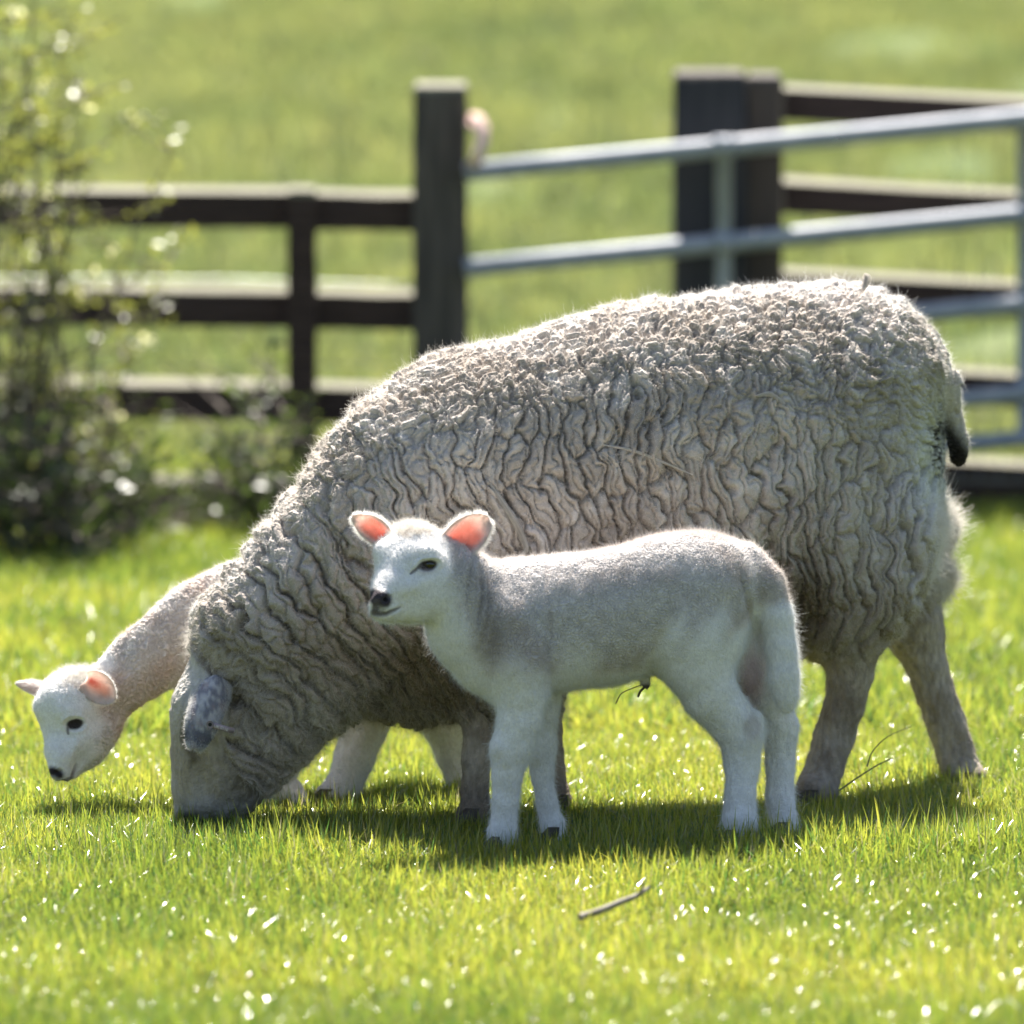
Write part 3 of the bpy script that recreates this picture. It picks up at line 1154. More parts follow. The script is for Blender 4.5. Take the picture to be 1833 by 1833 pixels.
def ear_hair(root, ear, n, rim_len, white=(.93, .91, .88)):
    v, q, c, i, t = ear
    em = make_mesh('ear_tmp', v, q)
    cv, nv = get_vn(em)
    base, tip = v[t == 0].mean(0), v[t == 1].mean(0)
    axd = (tip - base) / np.linalg.norm(tip - base)
    rad = v - (base + np.outer((v - base) @ axd, axd))
    rn = np.linalg.norm(rad, axis=1)
    rad /= rn[:, None] + 1e-6
    pinkness = np.clip((c[:, 0] - c[:, 1]) * 2.4, 0, 1)
    L = rim_len * (.55 + .45 * np.clip(rn / rn.max(), 0, 1)) * (1 - .75 * pinkness)
    w = (1 - .93 * pinkness) * (.5 + 1.5 * np.clip(rn / rn.max(), 0, 1) ** 3 + 1.0 * (t > .85))
    d = rad * .75 + axd * (.25 + .6 * t)[:, None] + nv * .35
    strands('ear_hair', root, em, n, L, d, .00016, M_FUZZ, np.tile(np.array(white), (len(v), 1)), K=4, curl=.16, weight=w)


def build_lamb_front():
    F = Field((-.30, -.76, -.01), (.50, -.34, .52), .0048)
    Yc = lerp_x([600, 800, 900, 1380, 1500], [-.60, -.59, -.56, -.47, -.46])
    torso = [(848, 985), (866, 1004), (950, 998), (1050, 988), (1130, 971), (1180, 958), (1240, 953), (1300, 965), (1348, 991), (1376, 1025), (1372, 1070),
             (1348, 1110), (1320, 1150), (1290, 1180), (1230, 1195), (1165, 1205), (1100, 1225), (1050, 1230), (985, 1240), (930, 1258),
             (880, 1252), (832, 1226), (797, 1190), (774, 1147), (764, 1110), (772, 1060), (795, 1015)]
    X, Z = np.meshgrid(F.ax[0], F.ax[2], indexing='ij')
    pxg = 916.5 + X / .000835
    Wt = np.interp(pxg, [760, 830, 950, 1150, 1300, 1400], [.040, .058, .078, .084, .074, .055])
    F.slab(torso, Yc, .095, Wt, k=.02)
    # shoulder, thigh
    F.chain([(905, 1120, 62, -.595), (925, 1180, 55, -.60), (934, 1240, 44, -.60), (930, 1290, 39, -.60), (916, 1338, 36, -.60), (907, 1388, 27, -.60),
             (905, 1440, 22, -.60), (900, 1488, 25, -.60), (896, 'g', 23, -.60)], .03)
    F.chain([(960, 1190, 48, -.51), (968, 1260, 30, -.50), (968, 1330, 27, -.50), (970, 1385, 20, -.50), (979, 1440, 18, -.50), (988, 1475, 22, -.50), (992, 'g', 21, -.51)], .02)
    F.chain([(1262, 1050, 82, -.505), (1245, 1130, 76, -.515), (1250, 1190, 62, -.52), (1270, 1240, 50, -.52), (1308, 1288, 42, -.51), (1327, 1318, 37, -.51),
             (1327, 1370, 30, -.51), (1326, 1420, 27, -.52), (1323, 1475, 30, -.53), (1318, 'g', 27, -.535)], .03)
    F.chain([(1315, 1090, 60, -.44), (1335, 1180, 48, -.43), (1370, 1245, 41, -.42), (1396, 1300, 31, -.42), (1396, 1370, 25, -.42), (1397, 1430, 25, -.43),
             (1402, 1475, 26, -.44), (1404, 'g', 25, -.45)], .02)
    # hock point, knees
    F.chain([(1352, 1288, 17, -.505), (1350, 1310, 15, -.505)], .010)
    F.chain([(1412, 1300, 14, -.42), (1410, 1322, 13, -.42)], .010)
    F.chain([(899, 1338, 22, -.61), (900, 1356, 20, -.61)], .008)
    F.chain([(958, 1335, 18, -.51), (958, 1350, 17, -.51)], .008)
    # tail
    F.chain([(1335, 1006, 34, -.475), (1372, 1046, 31, -.48), (1390, 1100, 28, -.485), (1398, 1160, 27, -.488), (1402, 1210, 27, -.49), (1406, 1244, 22, -.49), (1408, 1266, 13, -.49)], .012, kl=.008)
    # neck
    F.chain([(775, 1000, 48, -.595), (820, 1050, 56, -.59), (850, 1110, 72, -.585), (880, 1160, 80, -.575)], .03, ry=.85)
    # head
    F.chain([(736, 997, 60, -.605)], .012)
    F.chain([(758, 1012, 46, -.60), (772, 1030, 46, -.60)], .02)
    F.chain([(722, 1018, 50, -.632), (703, 1058, 36, -.658), (689, 1082, 27, -.676)], .015)
    F.chain([(768, 1058, 44, -.60), (735, 1082, 30, -.635), (702, 1098, 18, -.66)], .015)
    F.chain([(757, 1055, 40, -.625)], .03)
    # brow ridges, far brow
    F.chain([(742, 992, 14, -.648), (767, 990, 14, -.648), (788, 1002, 10, -.636)], .012)
    F.chain([(785, 1030, 12, -.637), (752, 1042, 12, -.652), (722, 1056, 10, -.664)], .02)
    F.chain([(742, 1024, 9, -.683), (728, 1036, 7, -.692)], .02, cut=True)
    F.chain([(712, 1078, 6, -.690), (740, 1072, 6, -.680)], .02, cut=True)
    F.chain([(684, 985, 14, -.632)], .02)
    # nose, nostril, lips
    F.chain([(680, 1072, 17, -.690), (668, 1078, 9, -.690)], .008)
    F.chain([(683, 1101, 13, -.680), (676, 1101, 10, -.678)], .006)
    F.chain([(664, 1097, 22 / 3, -.684)], .006)
    F.chain([(690, 1077, 3.2, -.7065), (694, 1071, 2.6, -.702)], .003, cut=True)
    F.chain([(668, 1098, 2.2, -.706), (695, 1099, 2.2, -.697), (718, 1087, 1.6, -.676)], .004, cut=True)
    # eye socket
    F.chain([(766, 1011, 9, -.657)], .006, cut=True)
    # navel
    F.chain([(1155, 1222, 12, -.50), (1160, 1232, 7, -.50)], .012)
    V, Q = F.mesh()
    root = empty('lamb', P(1100, 1500, -.53) * np.array([1, 1, 0]))
    tag(root, 'pale lamb standing in front of the ewe with pink backlit ears, head turned', 'lamb')
    pink, white = (.88, .36, .30), (.90, .86, .83)
    ears = [build_ear(P(792, 992, -.60), P(876, 928, -.60), .047, (-.3, -1, -.05), pink, white, cup=.32, shape=1.05, blunt=.55),
            build_ear(P(705, 972, -.60), P(631, 923, -.61), .034, (.1, -1, -.35), pink, white, cup=.28, shape=.95)]

    def faceleg(px, py, co):
        head = sstep(34, -30, (px - 806) * .9 + (py - 1050) * -.35 + 30 * (fbm(co * 40, 2) - .5)) * sstep(1134, 1100, py)
        head = np.maximum(head, sstep(1.02, .72, np.hypot(px - 736, py - 1012) / 84))
        legf = sstep(1140, 1250, py + 12 * np.sin(px * .05)) * (px < 1080)
        legh = sstep(1070, 1190, py + (px - 1240) * .15 + 22 * np.sin(px * .09 + py * .05)) * sstep(1140, 1230, px + (py - 1100) * .2)
        chest = sstep(75, 5, dist_seg(px, py, (790, 1110), (860, 1240)))
        tl = (px > 1350) * sstep(1060, 1100, py)
        belly = sstep(1185, 1215, py)
        return np.clip(np.maximum.reduce([head, legf, legh, chest * .9, tl, belly * .8]), 0, 1)

    def nose(px, py, co, c):
        near = co[:, 1] < -.55
        d = dist_seg(px, py, (671, 1068), (688, 1074))
        c = mixc(c, (.055, .045, .052), sstep(19, 9, d + 3 * (fbm(co * 300, 2) - .5)) * near)
        d = dist_seg(px, py, (674, 1078), (672, 1094))
        c = mixc(c, (.10, .085, .09), sstep(10, 3, d) * near)
        d = np.minimum(dist_seg(px, py, (668, 1098), (692, 1099)), dist_seg(px, py, (692, 1099), (718, 1087)))
        mw = np.interp(px, [668, 692, 718], [7, 6, 2.5])
        c = mixc(c, (.11, .095, .10), sstep(1.15, .2, d / mw) * near * np.interp(px, [690, 712, 722], [.9, .75, .3]))
        c = mixc(c, (.25, .23, .24), sstep(12, 3, dist_seg(px, py, (682, 1090), (672, 1092))) * near * .6)
        c = mixc(c, (.012, .01, .01), sstep(6, 3, np.hypot(px - 691, py - 1073)) * near)
        # eye rim and tear duct
        ex, ey = px - 766, py - 1011
        ev = ey + ex * .12
        er = np.hypot(ex / 17, ev / np.where(ev < 0, 9.5, 12.5))
        c = mixc(c, (.05, .04, .04), sstep(1.15, .75, er) * near)
        td = dist_seg(px, py, (752, 1013), (735, 1027))
        c = mixc(c, (.16, .14, .14), sstep(1.1, .2, td / np.interp(px, [735, 752], [2.5, 6])) * near * .85)
        c = mixc(c, (.45, .38, .37), np.exp(-(((px - 762) / 14) ** 2 + ((py - 1023) / 5) ** 2)) * near * .6)
        c = mixc(c, (.50, .41, .34), np.clip(np.exp(-((px - 735) / 28) ** 2 - ((py - 952) / 9) ** 2) * sstep(.35, .6, fbm(co * 130, 2)) * 1.6, 0, .7) * near)
        # brownish grey smudges on shoulder and neck
        s = np.exp(-((px - 876) / 26) ** 2 - ((py - 1145) / 42) ** 2) + .7 * np.exp(-((px - 868) / 20) ** 2 - ((py - 1060) / 50) ** 2)
        s += .45 * np.exp(-((px - 1095) / 60) ** 2 - ((py - 1030) / 28) ** 2) + .3 * np.exp(-((px - 985) / 14) ** 2 - ((py - 1150) / 90) ** 2)
        c = mixc(c, (.28, .235, .21), np.clip(s, 0, .7) * (.35 + fbm(co * 70, 3)) * .85)
        # pink bare inner thigh
        s = np.exp(-((px - 1345) / 22) ** 2 - ((py - 1215) / 55) ** 2) * (co[:, 1] > -.48)
        c = mixc(c, (.50, .36, .38), np.clip(s, 0, .8))
        # stains on hock
        s = np.exp(-((px - 1345) / 14) ** 2 - ((py - 1300) / 22) ** 2)
        c = mixc(c, (.42, .38, .36), np.clip(s, 0, .5))
        s = np.exp(-((px - 1157) / 12) ** 2 - ((py - 1232) / 9) ** 2)
        c = mixc(c, (.07, .05, .04), np.clip(s * 1.3, 0, .9))
        return c

    def folds(px, py, uu, co):
        d = 0
        for x0, x1, a in ((846, 842, .0045), (862, 856, .0055), (880, 868, .0045), (900, 890, .002), (985, 984, .0035), (1010, 1000, .0015)):
            xc = np.interp(py, [1000, 1100, 1200], [x0, x1 + 0, x1 - 6]) + 6 * np.sin(py * .03 + x0)
            d = d - a * np.exp(-((px - xc) / 5.5) ** 2) * sstep(990, 1020, py) * sstep(1190, 1120, py)
        return d

    def relief(px, py, co):
        near = (co[:, 1] < -.55) * 1.0
        ex, ey = px - 766, py - 1011
        er = np.hypot(ex / 19, (ey + ex * .12) / 11.5)
        d = .0022 * np.exp(-((er - 1.22) / .22) ** 2) * np.where(ey < 4, 1.25, .7) * near
        d = d - .0022 * sstep(6, 1, np.minimum(dist_seg(px, py, (668, 1098), (692, 1099)), dist_seg(px, py, (692, 1099), (718, 1087)))) * near
        d = d - .003 * sstep(7, 1, dist_seg(px, py, (688, 1074), (696, 1069))) * near
        d = d - .0015 * sstep(5, 1, dist_seg(px, py, (750, 1015), (736, 1026))) * near
        # crease behind the elbow, flank fold, groove between thigh and tail
        d = d - .004 * np.exp(-((px - np.interp(py, [1130, 1240], [978, 990])) / 7) ** 2) * sstep(1120, 1170, py) * sstep(1250, 1235, py)
        d = d - .004 * np.exp(-((px - np.interp(py, [1120, 1180], [1190, 1165])) / 14) ** 2) * sstep(1110, 1150, py) * sstep(1215, 1195, py)
        d = d - .006 * np.exp(-((px - np.interp(py, [1010, 1050, 1100, 1150], [1322, 1335, 1345, 1352])) / 6) ** 2) * sstep(1015, 1045, py) * sstep(1160, 1110, py) * (co[:, 1] < -.45)
        # shaggy relief on the legs
        leg = sstep(1200, 1260, py)
        d = d + leg * .0035 * (fbm(co * np.array([150, 150, 55]), 2) - .5)
        return d

    me, co, nr, nr0, col, px, py, fl = lamb_common(root, F, V, Q, [(760, 1000), (900, 1080), (1100, 1080), (1350, 1060)], Yc, ears, nose, faceleg,
                                                   ((.64, .60, .575), (.48, .42, .385), (.84, .81, .79)), folds, relief)
    lamb_hair(root, me, co, nr, nr0, col, fl, px, py, (738, 1020, 92), 190000,
              lambda px, py: .9 * np.clip(np.exp(-((px - 1405) / 35) ** 2 - ((py - 1180) / 90) ** 2) + np.exp(-((px - 1350) / 25) ** 2 - ((py - 1300) / 40) ** 2), 0, 1))
    for e, n, l in ((ears[0], 9000, .0115), (ears[1], 7000, .010)):
        ear_hair(root, e, int(n * .7), l)
    poll_wool(root, me, co, nr, px, py, (738, 944), 34, 13, 5000, .009, (0, -.1, .2))
    almond_eye('eye', root, P(767, 1011, -.6480), .0122, .0108, .0082, -.12)
    almond_eye('eye', root, P(676, 1008, -.612), .006, .006, .006, 0)
    # dried navel cord
    cord = catmull_open(np.array([P(1148, 1226, -.50), P(1132, 1232, -.50), P(1118, 1238, -.5), P(1110, 1244, -.5), P(1102, 1260, -.5)]), 4)
    tube_obj('navel_cord', cord, .0008, root, mat_plain('dried cord', (.08, .055, .04), .7))
    cord = catmull_open(np.array([P(1156, 1228, -.50), P(1146, 1238, -.50), P(1142, 1248, -.5)]), 4)
    tube_obj('navel_cord', cord, .0018, root, bpy.data.materials['dried cord'])
    for hx, hY, r in ((893, -.605, 27), (990, -.515, 24), (1313, -.54, 30), (1401, -.455, 26)):
        hoof(root, hx, hY, r * S(hY))


def tube(path, r, n=8):
    path = np.asarray(path)
    K = len(path)
    rr = np.broadcast_to(np.asarray(r, float), (K,))
    V, Q = [], []
    for i in range(K):
        d = path[min(i + 1, K - 1)] - path[max(i - 1, 0)]
        d = d / (np.linalg.norm(d) + 1e-12)
        a = np.cross(d, [0, 1, 0] if abs(d[1]) < .9 else [1, 0, 0])
        a /= np.linalg.norm(a)
        b = np.cross(d, a)
        for j in range(n):
            t = 2 * math.pi * j / n
            V.append(path[i] + rr[i] * (a * math.cos(t) + b * math.sin(t)))
    for i in range(K - 1):
        for j in range(n):
            Q.append([i * n + j, i * n + (j + 1) % n, (i + 1) * n + (j + 1) % n, (i + 1) * n + j])
    for o in (0, (K - 1) * n):
        for j in range(1, n // 2):
            q = [o + j - 1, o + j, o + n - j - 1, o + n - j]
            Q.append(q if o == 0 else q[::-1])
    return np.array(V), np.array(Q)


def tube_obj(name, path, r, parent, mat, n=8):
    V, Q = tube(path, r, n)
    return link(name, make_mesh(name, V, Q), parent, mat)


def build_lamb_back():
    F = Field((-.80, -.27, -.01), (.02, .28, .44), .006)
    Yc = lerp_x([60, 250, 450, 800], [-.12, -.08, .06, .13])
    torso = [(165, 1197), (210, 1143), (270, 1093), (310, 1055), (370, 1022), (440, 999), (520, 988), (620, 980), (720, 985), (790, 1005),
             (828, 1050), (838, 1120), (820, 1190), (780, 1235), (700, 1240), (600, 1235), (540, 1228), (450, 1225), (380, 1218), (300, 1238),
             (242, 1272), (205, 1302), (170, 1285), (150, 1240)]
    X, Z = np.meshgrid(F.ax[0], F.ax[2], indexing='ij')
    pxg = 916.5 + X / .00088
    Wt = np.interp(pxg, [150, 250, 400, 600, 800], [.040, .048, .062, .075, .065])
    F.slab(torso, Yc, .085, Wt, k=.02)
    F.chain([(128, 1262, 65, -.11)], .012)
    F.chain([(150, 1285, 52, -.10), (170, 1300, 42, -.10)], .02)
    F.chain([(117, 1315, 42, -.125), (112, 1350, 29, -.145), (109, 1376, 21, -.158)], .015)
    F.chain([(172, 1312, 38, -.105), (150, 1346, 27, -.125), (129, 1382, 16, -.145)], .015)
    F.chain([(150, 1320, 38, -.125)], .03)
    F.chain([(116, 1276, 14, -.161), (142, 1277, 13, -.158)], .012)
    F.chain([(152, 1312, 10, -.155), (130, 1330, 10, -.163), (118, 1350, 8, -.168)], .02)
    F.chain([(122, 1318, 8, -.180), (118, 1332, 6, -.182)], .02, cut=True)
    F.chain([(75, 1265, 13, -.128)], .02)
    F.chain([(101, 1383, 14, -.166), (97, 1380, 10, -.166)], .008)
    F.chain([(118, 1392, 10, -.160)], .008)
    F.chain([(106, 1385, 2.6, -.181)], .003, cut=True)
    F.chain([(108, 1400, 1.6, -.176), (128, 1392, 1.8, -.171), (137, 1370, 1.4, -.160)], .004, cut=True)
    F.chain([(134, 1296, 9, -.160)], .006, cut=True)
    # legs: two forelegs (one lifted forward), hind leg
    F.chain([(665, 1180, 60, .01), (655, 1240, 50, .0), (654, 1295, 42, -.01), (635, 1355, 36, -.02), (612, 1415, 33, -.03), (598, 1455, 35, -.04), (590, 'g', 30, -.04)], .03)
    F.chain([(560, 1200, 55, .06), (530, 1300, 40, .07), (497, 1385, 34, .03), (492, 1412, 31, -.03), (514, 1420, 30, -.07), (542, 1446, 22, -.10)], .02)
    F.chain([(770, 1150, 70, .12), (785, 1220, 56, .11), (798, 1290, 46, .10), (812, 1345, 34, .10), (824, 1395, 25, .09), (832, 'g', 26, .08)], .03)
    F.chain([(720, 1180, 50, .2), (725, 1230, 36, .21)], .03)
    V, Q = F.mesh()
    root = empty('lamb', P(450, 1450, .02) * np.array([1, 1, 0]))
    tag(root, 'cream lamb reaching out with lowered head from behind the neck of the ewe', 'lamb')
    pink, white = (.66, .42, .34), (.86, .81, .77)
    ears = [build_ear(P(154, 1216, -.150), P(207, 1252, -.175), .040, (-.10, -1, -.08), pink, white, cup=.22, shape=.95, bw=.7, blunt=.55, ei=(.70, .1)),
            build_ear(P(88, 1238, -.10), P(28, 1222, -.09), .022, (-.1, .9, -.5), pink, (.80, .72, .70), cup=.25, shape=.7)]

    def faceleg(px, py, co):
        head = sstep(16, -16, (px - 186) * .8 + (py - 1270) * .12 + 6 * np.sin(py * .12))
        legs = sstep(1255, 1285, py) * (px > 400)
        return np.clip(np.maximum(head, legs), 0, 1)

    def nose(px, py, co, c):
        near = co[:, 1] < .1
        h = (px < 240)
        c = mixc(c, (.035, .028, .03), sstep(13, 3, dist_seg(px, py, (93, 1380), (106, 1386)) + 3 * (fbm(co * 300, 2) - .5)) * h)
        d = np.minimum(dist_seg(px, py, (108, 1400), (128, 1393)), dist_seg(px, py, (128, 1393), (137, 1370)))
        c = mixc(c, (.20, .17, .17), sstep(5, 1.2, d) * h * np.interp(py, [1366, 1385], [.25, .85]))
        ev = py - 1295 + (px - 134) * .12
        er = np.hypot((px - 134) / 16, ev / np.where(ev < 0, 8.0, 11.5))
        c = mixc(c, (.05, .04, .04), sstep(1.15, .75, er) * h)
        c = mixc(c, (.52, .45, .40), np.clip(np.exp(-((px - 140) / 22) ** 2 - ((py - 1226) / 10) ** 2) * sstep(.35, .6, fbm(co * 130, 2)) * 1.5, 0, .7))
        c = mixc(c, (.16, .14, .14), sstep(3.8, 1, dist_seg(px, py, (121, 1303), (122, 1313))) * h * .85)
        s = np.exp(-((px - 215) / 35) ** 2 - ((py - 1255) / 45) ** 2)
        c = mixc(c, (.52, .40, .33), np.clip(s, 0, .4))
        return c

    def folds(px, py, uu, co):
        return 0.0

    def relief(px, py, co):
        h = (px < 240) * 1.0
        er = np.hypot((px - 134) / 19, (py - 1296) / 13)
        d = .002 * np.exp(-((er - 1.2) / .22) ** 2) * h
        d = d - .002 * sstep(5, 1, np.minimum(dist_seg(px, py, (108, 1400), (128, 1393)), dist_seg(px, py, (128, 1393), (137, 1370)))) * h
        d = d - .003 * sstep(7, 1, dist_seg(px, py, (100, 1384), (108, 1380))) * h
        d = d + sstep(1270, 1300, py) * (px > 400) * .003 * (fbm(co * np.array([150, 150, 55]), 2) - .5)
        return d

    me, co, nr, nr0, col, px, py, fl = lamb_common(root, F, V, Q, [(170, 1260), (350, 1120), (600, 1090), (820, 1100)], Yc, ears, nose, faceleg,
                                                   ((.76, .69, .64), (.62, .50, .43), (.86, .82, .78)), folds, relief, .0078, .0048)
    lamb_hair(root, me, co, nr, nr0, col, fl, px, py, (130, 1300, 95), 100000, lambda px, py: 0 * px)
    for e, n, l in ((ears[0], 5000, .006), (ears[1], 4000, .005)):
        ear_hair(root, e, int(n * .7), l)
    poll_wool(root, me, co, nr, px, py, (150, 1210), 30, 14, 4500, .009, (0, -.1, .2))
    almond_eye('eye', root, P(135, 1295, -.1512), .0118, .0072, .0075, -.12)
    for hx, hY, r in ((586, -.045, 30), (832, .08, 26)):
        hoof(root, hx, hY, r * S(hY))


build_ewe()
build_lamb_front()
build_lamb_back()

# ================================================================== GROUND
FY = 5.55                    # depth of the fence line


def ground_z(x, y):
    """flat pasture that rises into a grassy bank beyond the fence"""
    t = np.clip(y - 7.5, 0, None)
    z = .028 * t + .0022 * np.clip(t, 0, 70) ** 2
    z = z + .25 * (fbm(np.stack([x * .12, y * .12, 0 * x], -1).reshape(-1, 3), 2).reshape(x.shape) - .5) * np.clip(t / 10, 0, 1)
    return z


def build_ground():
    ys = np.concatenate([np.linspace(-12, 8, 81), 8 + (np.linspace(0, 1, 120) ** 1.8) * 300])
    xs = np.concatenate([-6 - (np.linspace(1, 0, 40)[:-1] ** 2) * 250, np.linspace(-6, 6, 80), 6 + (np.linspace(0, 1, 40)[1:] ** 2) * 250])
    X, Y = np.meshgrid(xs, ys, indexing='ij')
    Zz = ground_z(X, Y)
    tus = sstep(.60, .82, fbm(np.stack([X * 1.1, Y * 1.1, 0 * X], -1).reshape(-1, 3), 3).reshape(X.shape))
    Zz = Zz + tus * .12 * (Y > 8.5) * (Y < 40)
    V = np.stack([X, Y, Zz], -1).reshape(-1, 3)
    nx, ny = X.shape
    a = (np.arange(nx - 1)[:, None] * ny + np.arange(ny - 1)[None]).ravel()
    Q = np.stack([a, a + ny, a + ny + 1, a + 1], 1)
    me = make_mesh('pasture', V, Q)
    m, nt, out = new_mat('pasture turf')
    geo = N(nt, 'ShaderNodeNewGeometry')
    sep = N(nt, 'ShaderNodeSeparateXYZ')
    nt.links.new(geo.outputs['Position'], sep.inputs[0])

    def noise(scale, det=4, vec=None):
        n = N(nt, 'ShaderNodeTexNoise', Scale=float(scale), Detail=float(det))
        nt.links.new(vec or geo.outputs['Position'], n.inputs['Vector'])
        return n.outputs['Fac']

    def ramp(v, a, b):
        r = N(nt, 'ShaderNodeMapRange')
        r.inputs['From Min'].default_value, r.inputs['From Max'].default_value = a, b
        nt.links.new(v, r.inputs['Value'])
        return r.outputs[0]

    def mix(f, a, b):
        x = N(nt, 'ShaderNodeMix', data_type='RGBA')
        nt.links.new(f, x.inputs['Factor'])
        for k, v in (('A', a), ('B', b)):
            if isinstance(v, tuple):
                x.inputs[k].default_value = (*v, 1)
            else:
                nt.links.new(v, x.inputs[k])
        return x.outputs['Result']
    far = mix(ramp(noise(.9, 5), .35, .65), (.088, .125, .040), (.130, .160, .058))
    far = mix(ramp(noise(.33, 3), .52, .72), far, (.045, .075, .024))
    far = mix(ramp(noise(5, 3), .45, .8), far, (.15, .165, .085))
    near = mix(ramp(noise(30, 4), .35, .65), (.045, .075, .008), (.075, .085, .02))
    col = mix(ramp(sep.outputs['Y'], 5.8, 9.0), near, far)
    b = N(nt, 'ShaderNodeBsdfPrincipled', Roughness=.9)
    b.inputs['Specular IOR Level'].default_value = .1
    nt.links.new(col, b.inputs['Base Color'])
    bp = N(nt, 'ShaderNodeBump', Strength=.6, Distance=.05)
    nt.links.new(noise(14, 6), bp.inputs['Height'])
    nt.links.new(bp.outputs[0], b.inputs['Normal'])
    nt.links.new(b.outputs[0], out.inputs[0])
    o = link('pasture', me, None, m)
    tag(o, kind='structure')


def mat_grass(name='grass blades', rough=.2, pale=0.0):
    m, nt, out = new_mat(name)
    at = N(nt, 'ShaderNodeAttribute', attribute_name='bcol')
    oi = N(nt, 'ShaderNodeAttribute', attribute_name='tone', attribute_type='INSTANCER')
    hs = N(nt, 'ShaderNodeHueSaturation')
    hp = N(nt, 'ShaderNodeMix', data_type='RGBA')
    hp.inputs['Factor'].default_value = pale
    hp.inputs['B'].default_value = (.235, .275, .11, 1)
    nt.links.new(at.outputs['Color'], hp.inputs['A'])
    nt.links.new(hp.outputs['Result'], hs.inputs['Color'])
    mh = N(nt, 'ShaderNodeMapRange')
    mh.inputs['To Min'].default_value, mh.inputs['To Max'].default_value = .475, .515
    nt.links.new(oi.outputs['Fac'], mh.inputs['Value'])
    nt.links.new(mh.outputs[0], hs.inputs['Hue'])
    mv = N(nt, 'ShaderNodeMapRange')
    mv.inputs['To Min'].default_value, mv.inputs['To Max'].default_value = 1.2, .75
    nt.links.new(oi.outputs['Fac'], mv.inputs['Value'])
    nt.links.new(mv.outputs[0], hs.inputs['Value'])
    b = N(nt, 'ShaderNodeBsdfPrincipled', Roughness=rough)
    b.inputs['Coat Weight'].default_value = .36 if pale == 0 else (.12 if pale < .1 else 0.0)
    b.inputs['Coat Roughness'].default_value = .12
    b.inputs['Specular IOR Level'].default_value = .8
    dk = N(nt, 'ShaderNodeVectorMath', operation='SCALE')
    dk.inputs['Scale'].default_value = .42
    nt.links.new(hs.outputs[0], dk.inputs[0])
    nt.links.new(dk.outputs[0], b.inputs['Base Color'])
    tr = N(nt, 'ShaderNodeBsdfTranslucent')
    nt.links.new(hs.outputs[0], tr.inputs['Color'])
    ms = N(nt, 'ShaderNodeMixShader')
    ms.inputs[0].default_value = .52
    nt.links.new(b.outputs[0], ms.inputs[1])
    nt.links.new(tr.outputs[0], ms.inputs[2])
    nt.links.new(ms.outputs[0], out.inputs[0])
    return m


M_GRASS = mat_grass()
M_GRASS3 = mat_grass('middle grass blades', .3, .03)
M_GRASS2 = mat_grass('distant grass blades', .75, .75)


def tuft_mesh(name, nb, spread, hmin, hmax, wid, rng, dry=.05, segs=3, mat=None):
    V, Q, C = [], [], []
    for _ in range(nb):
        r = spread * math.sqrt(rng.random())
        a = rng.random() * 6.283
        x0, y0 = r * math.cos(a), r * math.sin(a)
        h = rng.uniform(hmin, hmax) * (1.35 if rng.random() < .06 else 1)
        w = wid * rng.uniform(.7, 1.25)
        la = rng.random() * 6.283
        lean = rng.uniform(.05, .55) * h
        curl = rng.uniform(0, .75) * h * (rng.random() < .6)
        fa = la + math.pi / 2 + rng.gauss(0, .5)
        if rng.random() < .2:
            lean, curl, h = h * .75, h * .6, h * .6
        if rng.random() < dry:
            c = np.array((.46, .42, .24))
            if rng.random() < .6:
                lean = h * 1.1; h *= .4
        else:
            c = np.array((.29, .41, .045)) + (np.array((.56, .58, .08)) - np.array((.29, .41, .045))) * rng.random()
            if rng.random() < .22:
                c = np.array((.12, .25, .05))
        base = len(V)
        for s in range(segs + 1):
            t = s / segs
            px = x0 + math.cos(la) * (lean * t + curl * t * t)
            py = y0 + math.sin(la) * (lean * t + curl * t * t)
            pz = h * (t - .28 * t * t * (curl > 0)) - .004
            ww = w * (1 - t ** 1.6) * .5
            tw = fa + t * .9
            fx, fy = math.cos(tw), math.sin(tw)
            V.append((px - fx * ww, py - fy * ww, pz))
            V.append((px + fx * ww, py + fy * ww, pz))
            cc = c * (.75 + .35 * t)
            C += [cc, cc]
        for s in range(segs):
            Q.append((base + 2 * s, base + 2 * s + 1, base + 2 * s + 3, base + 2 * s + 2))
    me = make_mesh(name, np.array(V), np.array(Q))
    a = me.color_attributes.new('bcol', 'FLOAT_COLOR', 'POINT')
    c4 = np.ones((len(V), 4), np.float32)
    c4[:, :3] = np.array(C)
    # validate() may not change vertex count
    a.data.foreach_set('color', c4[:len(me.vertices)].ravel())
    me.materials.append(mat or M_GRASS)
    return me


